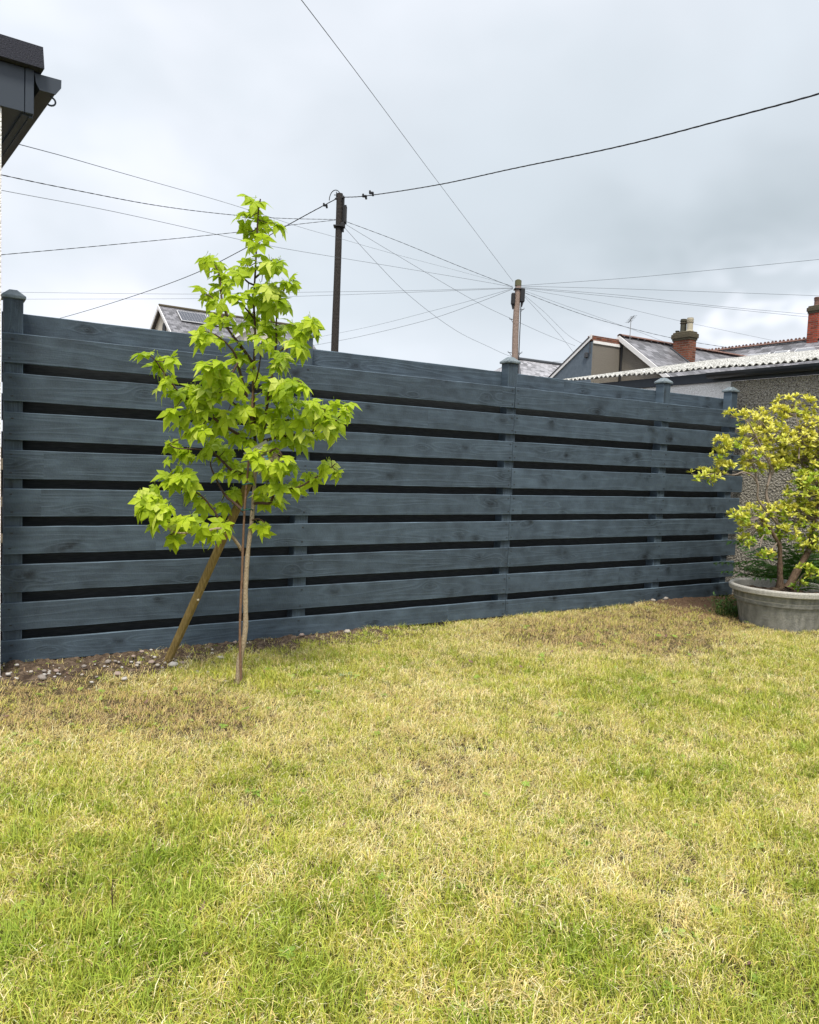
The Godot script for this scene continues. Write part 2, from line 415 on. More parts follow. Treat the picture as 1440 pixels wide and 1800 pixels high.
func slate_mat(base: Color, s: int) -> StandardMaterial3D:
	# courses of slates too far off to lift out one by one: a tile of 8 x 8 slates, 2.4 m by 1.6 m
	var w := 256; var h := 256
	var im := Image.create(w, h, false, Image.FORMAT_RGB8)
	var hi := Image.create(w, h, false, Image.FORMAT_RGB8)
	var r := RandomNumberGenerator.new(); r.seed = 900 + s
	var tone := []
	for i in 64: tone.append(r.randf_range(0.5, 1.5))
	var f := noise(80 + s, 0.06, 4)
	var lb := base.srgb_to_linear()
	for y in h:
		var cy := y / 32
		for x in w:
			var xx := (x + (16 if cy % 2 else 0)) % w
			var k: float = tone[cy * 8 + xx / 32] * (1.0 + 0.25 * f.get_noise_2d(x, y))
			var gap := 0.35 if xx % 32 < 1 else 1.0
			var hh := 0.25 + 0.6 * (float(y % 32) / 32.0)
			if xx % 32 < 1: hh = 0.1
			im.set_pixel(x, y, Color(lb.r * k * gap, lb.g * k * gap, lb.b * k * gap).linear_to_srgb())
			hi.set_pixel(x, y, Color(hh, hh, hh))
	hi.bump_map_to_normal_map(5.0)
	var m := mat(Color.WHITE, 0.55, 0.45)
	m.albedo_texture = ImageTexture.create_from_image(im)
	m.normal_enabled = true; m.normal_texture = ImageTexture.create_from_image(hi); m.normal_scale = 1.0
	return m

func brick_mat(base: Color, s: int) -> StandardMaterial3D:
	var w := 256; var h := 256
	var im := Image.create(w, h, false, Image.FORMAT_RGB8)
	var hi := Image.create(w, h, false, Image.FORMAT_RGB8)
	var r := RandomNumberGenerator.new(); r.seed = 500 + s
	var tone := []
	for i in 64: tone.append(r.randf_range(0.6, 1.35))
	var f := noise(90 + s, 0.09, 4)
	var lb := base.srgb_to_linear()
	for y in h:
		var cy := y / 16
		for x in w:
			var xx := (x + (32 if cy % 2 else 0)) % w
			var k: float = tone[(cy * 4 + xx / 64) % 64] * (1.0 + 0.3 * f.get_noise_2d(x, y))
			var joint := xx % 64 < 4 or y % 16 < 3
			var cc := Color(lb.r * k, lb.g * k, lb.b * k) if not joint else Color(0.16, 0.14, 0.12)
			im.set_pixel(x, y, cc.linear_to_srgb())
			var hh := 0.2 if joint else 0.8
			hi.set_pixel(x, y, Color(hh, hh, hh))
	hi.bump_map_to_normal_map(3.0)
	var m := mat(Color.WHITE, 0.95, 0.3)
	m.albedo_texture = ImageTexture.create_from_image(im)
	m.normal_enabled = true; m.normal_texture = ImageTexture.create_from_image(hi)
	m.uv1_triplanar = true; m.uv1_scale = V(1.08, 0.83, 1.08)
	return m

# ------------------------------------------------------------------ ground, soil
func build_ground() -> void:
	var xs := [-400.0, -120.0, -40.0, -15.0, -8.0]
	var x := -6.0
	while x <= 6.01: xs.append(x); x += 0.12
	xs.append_array([8.0, 15.0, 40.0, 120.0, 400.0])
	var zs := [-600.0, -200.0, -70.0, -25.0, -12.0]
	var z := -9.6
	while z <= 0.6: zs.append(z); z += 0.12
	zs.append_array([4.0, 20.0, 80.0, 300.0])
	var g := Geo.new()
	var e := 0.05
	for i in xs.size() - 1:
		for j in zs.size() - 1:
			var p := []
			var nn := []
			for k in [[0, 0], [0, 1], [1, 1], [1, 0]]:
				var a: float = xs[i + k[0]]; var b: float = zs[j + k[1]]
				p.append(V(a, ground_y(a, b), b))
				nn.append(V(ground_y(a - e, b) - ground_y(a + e, b), 2 * e, ground_y(a, b - e) - ground_y(a, b + e)).normalized())
			g.tri(p[0], p[1], p[2], nn[0], nn[1], nn[2]); g.tri(p[0], p[2], p[3], nn[0], nn[2], nn[3])
	struct("ground", g, M.earth)
	soil_sheet("soil_bed", -0.35, 2.9, -0.1, 0.60, 0.03, M.soil, 101)
	soil_sheet("bare_soil", 4.9, 6.62, -0.1, 1.0, 0.02, M.sand, 103)

func soil_sheet(called: String, t0: float, t1: float, n0: float, n1: float, rough: float, m: Material, s: int) -> void:
	var big := noise(s, 2.2, 3); var small := noise(s + 1, 14.0, 4)
	var nt := int((t1 - t0) / 0.022); var nn := int((n1 - n0) / 0.022)
	var pts := []
	var up := Vector3.UP
	for i in nt + 1:
		var row := []
		for j in nn + 1:
			var a := float(i) / nt; var b := float(j) / nn
			var p := FENCE_AT + V(t0 + (t1 - t0) * a, 0, n0 + (n1 - n0) * b).rotated(up, STREET)
			var edge := minf(minf(a, 1.0 - a) * (t1 - t0) * 3.0, (1.0 - b) * (n1 - n0) * 3.2)
			var lift := clampf(edge + big.get_noise_2d(p.x, p.z) * 0.9, 0.0, 1.0)
			p.y = ground_y(p.x, p.z) - 0.02 + lift * 0.03 + small.get_noise_2d(p.x, p.z) * rough * lift
			row.append(p)
		pts.append(row)
	var g := Geo.new()
	for i in nt:
		for j in nn:
			var c4 := [pts[i][j], pts[i][j + 1], pts[i + 1][j + 1], pts[i + 1][j]]
			g.flat(c4[0], c4[1], c4[2]); g.flat(c4[0], c4[2], c4[3])
	struct(called, g, m)

# ------------------------------------------------------------------ fence
func build_fence() -> void:
	var f := thing("fence", "long dark slate blue painted fence of spaced horizontal boards with capped posts", "fence", FENCE_AT, STREET)
	var wv := noise(111, 1.0, 3)
	var r := RandomNumberGenerator.new(); r.seed = 12
	var lefts := [-0.095, 1.684, 3.505, 5.365, 6.378]
	for i in 5:
		var g := board(2.14, 0.096, 0.095, (i * 5 + 2) % WOOD_ROWS, r.randf(), wv, 200.0 + i)
		var p := obj("post", g, M.fence, f)
		p.position = V(lefts[i] + 0.0475, -0.06, -0.0695); p.rotation.z = PI / 2
		var c := Geo.new()
		var s := 0.062
		c.box(V(0, 2.086, 0), V(s * 2, 0.018, s * 2), 0.003)
		var lo := [V(-s + 0.004, 2.0955, s - 0.004), V(s - 0.004, 2.0955, s - 0.004), V(s - 0.004, 2.0955, -s + 0.004), V(-s + 0.004, 2.0955, -s + 0.004)]
		var hi := [V(-0.02, 2.13, 0.02), V(0.02, 2.13, 0.02), V(0.02, 2.13, -0.02), V(-0.02, 2.13, -0.02)]
		for k in 4: c.quad(lo[k], lo[(k + 1) % 4], hi[(k + 1) % 4], hi[k])
		c.poly(hi)
		var cp := obj("post_cap", c, M.cap, f)
		cp.position = V(lefts[i] + 0.0475, 0, -0.0695)
	var tops := [1.885, 1.664, 1.447, 1.231, 1.011, 0.797, 0.580, 0.359, 0.141]
	var bots := [1.719, 1.505, 1.289, 1.066, 0.853, 0.639, 0.420, 0.197, 0.008]
	var screws := Geo.new()
	for i in 9:
		var h: float = tops[i] - bots[i]
		var spans := [[-0.10 + r.randf_range(-0.008, 0.004) - (0.012 if i > 5 else 0.0), 3.562], [3.566, 6.61 + r.randf_range(-0.02, 0.02) - 0.004 * i]]
		for k in 2:
			var l: float = spans[k][1] - spans[k][0]
			var g := board(l, h + r.randf_range(-0.002, 0.002), 0.021, (i * 2 + k * 7) % WOOD_ROWS, r.randf(), wv, 10.0 + i * 2 + k, (i + k) % 3 == 0)
			var b := obj("board", g, M.fence, f)
			b.position = V(spans[k][0], bots[i] + h / 2 + r.randf_range(-0.0015, 0.0015), -0.0105 + r.randf_range(0.0, 0.002))
			b.rotation.z = r.randf_range(-0.0006, 0.0006)
		for x in [-0.06, 1.73, 3.54, 3.592, 5.41, 6.43]:
			for y in [0.03, h - 0.03]:
				screws.box(V(x + r.randf_range(-0.01, 0.01), bots[i] + y + r.randf_range(-0.008, 0.008), 0.0035), V(0.014, 0.007, 0.002), 0.0006)
	obj("screw_heads", screws, M.screw, f).set_meta("kind", "stuff")
	# rear boards close the gaps; shade painted into all but the top
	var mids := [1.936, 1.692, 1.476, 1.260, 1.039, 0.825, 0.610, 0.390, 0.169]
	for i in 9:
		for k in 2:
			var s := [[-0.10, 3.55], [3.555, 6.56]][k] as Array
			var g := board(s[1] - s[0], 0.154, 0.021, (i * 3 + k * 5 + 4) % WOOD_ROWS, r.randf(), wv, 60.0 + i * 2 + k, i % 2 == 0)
			var b := obj("rear_board", g, M.fence if i == 0 else M.rear_shaded, f)
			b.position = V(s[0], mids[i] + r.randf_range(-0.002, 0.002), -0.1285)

# ------------------------------------------------------------------ outbuilding behind the pot
func build_outbuilding() -> void:
	var o := thing("outbuilding", "low pebbledashed outbuilding with corrugated cement roof at the fence's right end", "outbuilding", END_AT, STREET)
	# local X goes into the building, Z runs along its wall towards the viewer
	var g := Geo.new(); g.box(V(1.5, 1.0, 1.95), V(3.0, 2.43, 4.3)); obj("wall", g, M.dash, o)
	g = Geo.new(); g.box(V(1.5, 1.0, -1.42), V(3.02, 2.43, 2.42)); obj("painted_wall", g, M.white, o).set_meta("label", "white painted end of the wall beyond the fence")
	g = Geo.new(); g.box(V(-0.017, 2.267, -1.0), V(0.034, 0.10, 3.6), 0.003)
	obj("fascia_board", g, M.fascia, o)
	g = Geo.new(); g.box(V(-0.02, 2.262, 2.45), V(0.04, 0.13, 3.3), 0.003)
	obj("fascia_board", g, M.gutter, o)
	# a half-round gutter from just past the fence end
	g = Geo.new()
	var prof := []
	for i in 9: prof.append(V(-0.095 + 0.055 * cos(PI + PI * i / 8.0), 2.30 + 0.055 * sin(PI + PI * i / 8.0), 0))
	for i in 8:
		g.quad(prof[i] + V(0, 0, -0.42), prof[i + 1] + V(0, 0, -0.42), prof[i + 1] + V(0, 0, 4.1), prof[i] + V(0, 0, 4.1))
		g.quad(prof[i + 1] + V(0, 0.004, -0.42), prof[i] + V(0, 0.004, -0.42), prof[i] + V(0, 0.004, 4.1), prof[i + 1] + V(0, 0.004, 4.1))
	var cap := prof.duplicate(); cap.reverse()
	for i in cap.size(): cap[i] += V(0, 0, -0.42)
	g.poly(cap)
	obj("gutter", g, M.gutter, o)
	for z in [-0.3, 0.75, 1.9]:
		g = Geo.new(); g.box(V(-0.085, 2.262, z), V(0.10, 0.012, 0.03), 0.002); obj("gutter_bracket", g, M.gutter, o)
	# corrugated sheets: 146 mm pitch, 54 mm deep, laid with a slope of 11 degrees; each sheet overlaps the next by one wave
	var pitch := 0.0745; var slope := tan(deg_to_rad(10.6))
	var rr := RandomNumberGenerator.new(); rr.seed = 9
	var wob := noise(121, 6.0, 3)
	for s in 10:
		var z0 := -2.74 + s * pitch * 9
		var gg := Geo.new()
		var lift := 0.006 * (s % 2)
		var nz := 9 * 8 + 3
		for part in [0, 1]:
			var rows := 5 if part == 0 else 2
			for i in nz:
				for j in rows:
					var q := []
					for k in [[0, 0], [1, 0], [1, 1], [0, 1]]:
						var z: float = z0 + pitch / 8.0 * (i + k[0])
						var t := float(j + k[1]) / rows
						var x := -0.13 + t * 3.13
						var edge: float = wob.get_noise_2d(z * 2.0, s) * 0.016 if j + k[1] == 0 else 0.0
						var y := 2.352 - 0.012 * z + (x + 0.13) * slope + 0.012 * cos(TAU * z / pitch) + lift - (0.0 if part == 0 else 0.008)
						q.append(V(x + edge, y, z))
					if part == 0: gg.quad(q[0], q[1], q[2], q[3])
					else: gg.quad(q[3], q[2], q[1], q[0])
		# the cut lower edge of the sheet
		for i in nz:
			var e0 := z0 + pitch / 8.0 * i; var e1 := z0 + pitch / 8.0 * (i + 1)
			var y0 := 2.352 - 0.012 * e0 + 0.012 * cos(TAU * e0 / pitch) + lift; var y1 := 2.352 - 0.012 * e1 + 0.012 * cos(TAU * e1 / pitch) + lift
			var x0 := -0.13 + wob.get_noise_2d(e0 * 2.0, s) * 0.016; var x1 := -0.13 + wob.get_noise_2d(e1 * 2.0, s) * 0.016
			gg.quad(V(x0, y0 - 0.008, e0), V(x1, y1 - 0.008, e1), V(x1, y1, e1), V(x0, y0, e0))
		obj("corrugated_sheet", gg, M.cement, o)

# ------------------------------------------------------------------ house corner at the left edge
func build_left_house() -> void:
	var a := deg_to_rad(34.5)
	var o := thing("house_corner", "white rendered house corner with dark eaves and gutter at the left edge", "house", V(-2.166, 0, -4.0), a)
	var back := V(cos(deg_to_rad(94.0)), 0, -sin(deg_to_rad(94.0)))    # along the eaves, away from the viewer
	var g := Geo.new()
	g.sweep([V(-3.0, -0.3, 0), V(0, -0.3, 0), V(0, 3.1, 0), V(-3.0, 3.1, 0)], back * 5.0 ) if false else g.sweep([back * 5.0 + V(-3.0, -0.3, 0), back * 5.0 + V(0, -0.3, 0), back * 5.0 + V(0, 3.1, 0), back * 5.0 + V(-3.0, 3.1, 0)], back * -5.0)
	obj("wall", g, M.white, o)
	# boxed eaves end facing the lawn
	g = Geo.new(); g.box(V(-1.447, 3.091, 0.008), V(3.10, 0.222, 0.016), 0.002); obj("eaves_end_panel", g, M.anthracite, o)
	g = Geo.new(); g.box(V(0.1265, 3.092, 0.006), V(0.042, 0.226, 0.022), 0.003); obj("eaves_end_trim", g, M.anthracite, o)
	# fascia along the eaves and the soffit under it
	var run := func(x0: float, x1: float, y0: float, y1: float, z0: float, l: float) -> Geo:
		var q := Geo.new()
		var s := [V(x0, y0, z0) + back * l, V(x1, y0, z0) + back * l, V(x1, y1, z0) + back * l, V(x0, y1, z0) + back * l]
		q.sweep(s, back * -l); return q
	obj("fascia_board", run.call(0.128, 0.146, 2.966, 3.20, -0.006, 5.0), M.anthracite, o)
	obj("soffit_board", run.call(0.004, 0.127, 2.985, 2.997, -0.01, 5.0), M.anthracite, o)
	obj("soffit_trim", run.call(0.094, 0.1275, 2.972, 2.9845, -0.008, 5.0), M.anthracite, o)
	# roof edge: thick felted drip edge all round
	g = Geo.new()
	g.sweep([V(-3.0, 3.206, 0), V(0.19, 3.206, 0), V(0.183, 3.312, 0), V(-3.0, 3.312, 0)].map(func(p): return p + back * 5.0 + V(0, 0, 0.06)), back * -5.0)
	obj("roof_edge", g, M.felt, o)
	# gutter of angular section with its stop end
	var prof := [V(0.150, 3.196, 0), V(0.156, 3.150, 0), V(0.176, 3.118, 0), V(0.250, 3.118, 0), V(0.274, 3.158, 0), V(0.276, 3.190, 0)]
	g = Geo.new()
	for i in prof.size() - 1:
		g.quad(prof[i] + back * 5.0, prof[i + 1] + back * 5.0, prof[i + 1], prof[i])
		var up := V(0, 0.004, 0)
		g.quad(prof[i + 1] + up + back * 5.0, prof[i] + up + back * 5.0, prof[i] + up, prof[i + 1] + up)
	obj("gutter", g, M.anthracite, o)
	g = Geo.new()
	g.sweep([V(0.150, 3.194, -0.002), V(0.158, 3.146, -0.002), V(0.175, 3.115, -0.002), V(0.252, 3.115, -0.002), V(0.279, 3.155, -0.002), V(0.280, 3.196, -0.002)], V(0, 0, 0.010))
	obj("gutter_stop_end", g, M.anthracite, o)
	g = Geo.new()
	var ring := []; var rad := []
	for i in 11:
		var t := PI * 1.15 * i / 10.0
		ring.append(V(0.232 + 0.026 * sin(t) , 3.098 - 0.022 * (1.0 - cos(t)) + 0.012, -0.03)); rad.append(0.005)
	g.tube(ring, rad, 6)
	obj("gutter_clip", g, M.anthracite, o)
	# the wire clamp at the far end of the eaves, where a thin cable starts
	g = Geo.new()
	var at := V(0.12, 2.955, 0) + back * 1.62
	g.tube([at + V(0, 0.03, 0), at + V(0.01, 0.0, 0), at + V(0.03, -0.012, 0), at + V(0.05, 0.0, 0)], [0.02, 0.024, 0.022, 0.012], 8)
	obj("cable_clamp", g, M.iron, o)
# ------------------------------------------------------------------ neighbouring houses
# a roof slab with its slates mapped in metres: corners counter-clockwise from above, the first two along the eaves
func roof_slab(g: Geo, a: Vector3, b: Vector3, c: Vector3, d: Vector3, thick := 0.06) -> void:
	var n := (c - a).cross(d - b).normalized()
	var ux := (b - a).normalized()
	var vy := n.cross(ux)
	var t := func(p: Vector3) -> Vector2: return Vector2((p - a).dot(ux) / 2.4, 1.0 - (p - a).dot(vy) / 1.6)
	g.quad(a, b, c, d, t.call(a), t.call(b), t.call(c), t.call(d))
	var o := n * -thick
	g.quad(d + o, c + o, b + o, a + o, Vector2.ZERO, Vector2(0.01, 0), Vector2(0.01, 0.01), Vector2(0, 0.01))
	var q := [a, b, c, d]
	for i in 4:
		var p: Vector3 = q[i]; var r: Vector3 = q[(i + 1) % 4]
		g.quad(p + o, r + o, r, p, Vector2.ZERO, Vector2(0.02, 0), Vector2(0.02, 0.02), Vector2(0, 0.02))

func beam(g: Geo, a: Vector3, b: Vector3, across: Vector3, up: Vector3) -> void:
	g.sweep([a - across / 2 - up / 2, a + across / 2 - up / 2, a + across / 2 + up / 2, a - across / 2 + up / 2] if across.cross(up).dot(b - a) > 0 else [a + across / 2 - up / 2, a - across / 2 - up / 2, a - across / 2 + up / 2, a + across / 2 + up / 2], b - a)

func chimney(o: Node3D, at: Vector3, size: Vector3, m: Material, pots: Array) -> void:
	var g := Geo.new(); g.box(at + V(0, size.y / 2 - 0.14, 0), V(size.x, size.y - 0.28, size.z), 0.008)
	var st := obj("chimney", g, m, o)
	g = Geo.new()
	g.box(at + V(0, size.y - 0.25, 0), V(size.x + 0.05, 0.07, size.z + 0.05), 0.01)
	g.box(at + V(0, size.y - 0.14, 0), V(size.x + 0.11, 0.15, size.z + 0.11), 0.015)
	g.box(at + V(0, size.y - 0.035, 0), V(size.x + 0.04, 0.07, size.z + 0.04), 0.02)
	obj("corbel", g, M.mossy, st)
	for p in pots:
		g = Geo.new()
		var r: float = p[2]; var h: float = p[3]
		g.xf = Transform3D(Basis(), at + V(p[0], size.y - 0.01, p[1]))
		g.lathe([Vector2(r * 1.08, 0), Vector2(r * 1.08, h * 0.1), Vector2(r * 0.86, h * 0.14), Vector2(r * 0.84, h * 0.66), Vector2(r, h * 0.68), Vector2(r, h * 0.74), Vector2(r * 0.86, h * 0.76), Vector2(r * 0.86, h * 0.82), Vector2(r * 1.02, h * 0.84), Vector2(r * 1.02, h * 0.9), Vector2(r * 0.86, h * 0.91), Vector2(r * 0.9, h), Vector2(r * 0.7, h), Vector2(r * 0.7, h * 0.8)], 14)
		obj("chimney_pot", g, p[4], st)
		if p.size() > 5:
			g = Geo.new(); g.xf = Transform3D(Basis(), at + V(p[0], size.y - 0.01, p[1]))
			for k in [0.70]: g.lathe([Vector2(r * 1.01, h * (k - 0.012)), Vector2(r * 1.05, h * (k - 0.01)), Vector2(r * 1.05, h * (k + 0.01)), Vector2(r * 1.01, h * (k + 0.012))], 14)
			obj("dark_band", g, M.band, st)

func ridge_tiles(o: Node3D, a: Vector3, b: Vector3, crest := false) -> void:
	var l := (b - a).length(); var k := int(l / 0.32)
	var d := (b - a) / k
	var side := d.cross(Vector3.UP).normalized()
	for i in k:
		var g := Geo.new()
		var p := a + d * i
		var e := p + d * 0.985
		var arc := []
		for j in 5:
			var t := PI * (0.12 + 0.76 * j / 4.0)
			arc.append(side * cos(t) * 0.13 + Vector3.UP * (sin(t) * 0.11 - 0.035))
		for j in 4:
			g.quad(p + arc[j], e + arc[j], e + arc[j + 1], p + arc[j + 1])
			g.quad(p + arc[j] * 0.85, p + arc[j + 1] * 0.85, p + arc[j + 1], p + arc[j])
		if crest:
			var m := p + d * 0.5 + V(0, 0.07, 0)
			for w in [0.28, 0.72]:
				var mm: Vector3 = p + d * w + V(0, 0.065, 0)
				g.sweep([mm - d * 0.16, mm + d * 0.16, mm + d * 0.13 + V(0, 0.05, 0), mm + V(0, 0.075, 0), mm - d * 0.13 + V(0, 0.05, 0)], side * 0.03)
		obj("ridge_tile", g, M.terracotta, o)

func build_far_houses() -> void:
	# grey slate house with the two-pot chimney; local X along its ridge, Z towards the viewer
	var base := V(6.686, 0, -25.0)
	var o := thing("slate_house", "slate roofed house whose brick chimney carries one dark and one cream pot", "house", base, STREET)
	var g := Geo.new()
	g.sweep([V(0, 0, 2.55), V(0, 0, -2.55), V(0, 3.75, -2.55), V(0, 5.50, -0.02), V(0, 3.75, 2.55)].map(func(p): return p + V(9.0, 0, 0)), V(-9.0, 0, 0))
	obj("wall", g, M.brown_render, o)
	g = Geo.new(); roof_slab(g, V(-0.1, 3.60, 2.77), V(9.0, 3.60, 2.77), V(9.0, 5.567, 0), V(-0.1, 5.567, 0)); obj("roof", g, M.slate, o)
	g = Geo.new(); roof_slab(g, V(9.0, 3.60, -2.77), V(-0.1, 3.60, -2.77), V(-0.1, 5.567, 0), V(9.0, 5.567, 0)); obj("roof", g, M.slate, o)
	for s in [1.0, -1.0]:
		g = Geo.new(); beam(g, V(-0.12, 3.56, 2.78 * s), V(-0.12, 5.50, 0.01), V(0.04, 0, 0), V(0, 0.17, 0)); obj("bargeboard", g, M.bargeboard, o)
	ridge_tiles(o, V(-0.1, 5.58, 0), V(9.0, 5.58, 0))
	chimney(o, V(2.32, 4.55, 0.62), V(0.36, 1.36, 0.66), M.brick, [[0.02, -0.10, 0.115, 0.46, M.pot_dark, 1], [0.02, 0.16, 0.115, 0.47, M.pot_cream, 1], [-0.06, -0.27, 0.07, 0.09, M.pot_dark]])
	g = Geo.new(); beam(g, V(2.10, 4.84, 1.05), V(2.10, 5.40, 0.26), V(0.1, 0, 0), V(0, 0.05, 0)); obj("flashing", g, M.lead, o)
	# the taller mono-pitched block built against its gable
	var b := thing("rendered_extension", "mono-pitched extension with brown rendered front, red brick coping and blue-grey side", "extension", base, STREET)
	g = Geo.new()
	g.sweep([V(-1.28, 0, 0), V(-1.28, 0, -1.95), V(-1.28, 4.16, -1.95), V(-1.28, 5.26, -0.13), V(-1.28, 5.26, 0)].map(func(p): return p + V(1.22, 0, 0)), V(-1.22, 0, 0))
	obj("wall", g, M.brown_render, b)
	g = Geo.new(); g.sweep([V(-1.281, 0, 0.004), V(-1.281, 0, -1.95), V(-1.281, 4.16, -1.95), V(-1.281, 5.26, -0.13), V(-1.281, 5.26, 0.004)], V(-0.015, 0, 0)); obj("side_render", g, M.blue_render, b)
	g = Geo.new(); g.box(V(-0.68, 5.38, -0.10), V(1.24, 0.16, 0.24), 0.01); obj("brick_coping", g, M.brick, b)
	g = Geo.new(); g.box(V(-0.67, 5.255, 0.015), V(1.20, 0.09, 0.04), 0.004); obj("white_band", g, M.white, b)
	g = Geo.new(); beam(g, V(-1.315, 4.13, -2.06), V(-1.315, 5.43, -0.02), V(0.035, 0, 0), V(0, 0.15, 0)); obj("bargeboard", g, M.bargeboard, b)
	g = Geo.new(); roof_slab(g, V(-0.06, 4.20, -2.08), V(-1.34, 4.20, -2.08), V(-1.34, 5.44, -0.12), V(-0.06, 5.44, -0.12), 0.05); obj("roof", g, M.slate, b)
	g = Geo.new(); g.tube([V(-1.335, 5.24, -0.06), V(-1.335, 4.9, -0.06)], [0.02, 0.02], 6); g.box(V(-1.34, 4.86, -0.2), V(0.07, 0.16, 0.12), 0.01); obj("wall_light", g, M.lead, b)
	g = Geo.new(); g.tube([V(-0.015, 3.9, 0.045), V(-0.015, 5.30, 0.045)], [0.035, 0.035], 8); obj("drainpipe", g, M.iron, b)
	# television aerial on the gable
	var ae := thing("aerial", "thin television aerial mast on the slate roof beside the brown extension", "aerial", base + V(0.25, 0, 0.02).rotated(Vector3.UP, STREET), STREET)
	g = Geo.new(); g.tube([V(0, 5.0, 0.1), V(0, 6.22, 0.1)], [0.013, 0.011], 6); obj("mast", g, M.galv, ae)
	g = Geo.new(); g.tube([V(-0.12, 6.02, 0.1), V(0.14, 6.28, 0.1)], [0.011, 0.011], 6); obj("boom", g, M.iron, ae)
	for k in 5:
		g = Geo.new(); var p := V(-0.10 + 0.055 * k, 6.04 + 0.055 * k, 0.1); g.tube([p - V(0, 0, 0.14), p + V(0, 0, 0.14)], [0.005, 0.005], 4); obj("element", g, M.iron, ae)
	# hipped roof beyond, left of the extension
	var hp := thing("hipped_house", "pale slate hipped roof between the pale pole and the blue-grey gable", "house", V(5.24, 0, -38.0), STREET)
	g = Geo.new(); g.box(V(4.6, 2.7, -2.6), V(8.4, 5.4, 4.6)); obj("wall", g, M.cream, hp)
	var e4 := [V(0, 5.45, 0), V(9.2, 5.45, 0), V(9.2, 5.45, -5.2), V(0, 5.45, -5.2)]
	var r2 := [V(1.9, 6.95, -2.6), V(7.3, 6.95, -2.6)]
	g = Geo.new(); roof_slab(g, e4[0], e4[1], r2[1], r2[0]); obj("roof", g, M.slate_pale, hp)
	g = Geo.new(); roof_slab(g, e4[2], e4[3], r2[0], r2[1]); obj("roof", g, M.slate_pale, hp)
	g = Geo.new(); roof_slab(g, e4[3], e4[0], r2[0] + V(0, 0, 0.01), r2[0] - V(0, 0, 0.01)); obj("roof", g, M.slate_pale, hp)
	g = Geo.new(); roof_slab(g, e4[1], e4[2], r2[1] - V(0, 0, 0.01), r2[1] + V(0, 0, 0.01)); obj("roof", g, M.slate_pale, hp)
	g = Geo.new(); g.tube([e4[0] + V(0, 0.05, 0), r2[0] + V(0, 0.05, 0), r2[1] + V(0, 0.05, 0)], [0.09, 0.09, 0.09], 6); obj("hip_capping", g, M.lead, hp)
	# house with crested ridge at the right; its ridge runs along local Z
	var rb := V(15.133, 0, -30.0)
	var c := thing("crested_house", "slate house with red crested ridge tiles and tall red brick chimney at the right", "house", rb, STREET)
	g = Geo.new()
	g.sweep([V(-3.4, 0, 0), V(3.4, 0, 0), V(3.4, 4.1, 0), V(0, 6.45, 0), V(-3.4, 4.1, 0)].map(func(p): return p + V(0, 0, -4.6)), V(0, 0, 9.6))
	obj("wall", g, M.brown_render, c)
	g = Geo.new(); roof_slab(g, V(-3.7, 3.98, -4.7), V(-3.7, 3.98, 5.2), V(0, 6.53, 5.2), V(0, 6.53, -4.7)); obj("roof", g, M.slate, c)
	g = Geo.new(); roof_slab(g, V(3.7, 3.98, 5.2), V(3.7, 3.98, -4.7), V(0, 6.53, -4.7), V(0, 6.53, 5.2)); obj("roof", g, M.slate, c)
	ridge_tiles(c, V(0, 6.55, -4.7), V(0, 6.55, 5.2), true)
	chimney(c, V(0.22, 6.1, 0.42), V(0.8, 1.72, 0.42), M.brick_red, [[-0.22, 0.0, 0.115, 0.34, M.terracotta], [0.08, 0.0, 0.115, 0.34, M.terracotta], [0.32, 0.0, 0.11, 0.32, M.terracotta]])
	var sl := Basis(Vector3(0, 0, 1), atan2(2.55, 3.7))
	var spots := [[-1.1, -1.55, 1.35], [-1.08, -0.38, 0.62], [-1.05, 1.05, 1.75]]
	for k in 3:
		g = Geo.new(); g.xf = Transform3D(sl, V(spots[k][0], 6.53 + spots[k][0] * 0.689, spots[k][1]))
		g.box(V(0, 0.05, 0), V(0.95, 0.07, spots[k][2]), 0.008); var fr := obj("roof_window", g, M.panel_frame, c)
		g = Geo.new(); g.xf = Transform3D(sl, V(spots[k][0], 6.53 + spots[k][0] * 0.689, spots[k][1]))
		g.box(V(0, 0.088, 0), V(0.85, 0.006, spots[k][2] - 0.1)); obj("pane", g, M.roof_glass, fr)
	# cream gabled house with solar panels behind the sapling; local X along its ridge
	var la := deg_to_rad(36.0)
	var h := thing("solar_house", "cream gabled house with solar panels on its slate roof behind the sapling", "house", V(-15.009, 0, -45.0), la)
	g = Geo.new()
	g.sweep([V(9.0, 0, 3.9), V(9.0, 0, -3.9), V(9.0, 6.75, -3.9), V(9.0, 9.70, 0), V(9.0, 6.75, 3.9)], V(-8.9, 0, 0))
	obj("wall", g, M.cream, h)
	g = Geo.new(); roof_slab(g, V(-0.12, 6.62, 4.12), V(9.2, 6.62, 4.12), V(9.2, 9.79, 0), V(-0.12, 9.79, 0), 0.09); obj("roof", g, M.slate, h)
	g = Geo.new(); roof_slab(g, V(9.2, 6.62, -4.12), V(-0.12, 6.62, -4.12), V(-0.12, 9.79, 0), V(9.2, 9.79, 0), 0.09); obj("roof", g, M.slate, h)
	for s in [1.0, -1.0]:
		g = Geo.new(); beam(g, V(-0.15, 6.50, 4.14 * s), V(-0.15, 9.68, 0.005), V(0.05, 0, 0), V(0, 0.21, 0)); obj("bargeboard", g, M.bargeboard, h)
	g = Geo.new(); g.tube([V(-0.12, 9.80, 0), V(9.2, 9.80, 0)], [0.1, 0.1], 6); obj("ridge_capping", g, M.mossy, h)
	g = Geo.new(); var ov := []
	for i in 14: ov.append(V(0.075, 8.25 + 0.52 * sin(TAU * i / 14), 0.45 + 0.3 * cos(TAU * i / 14)))
	g.sweep(ov, V(-0.03, 0, 0)); obj("gable_vent", g, M.iron, h)
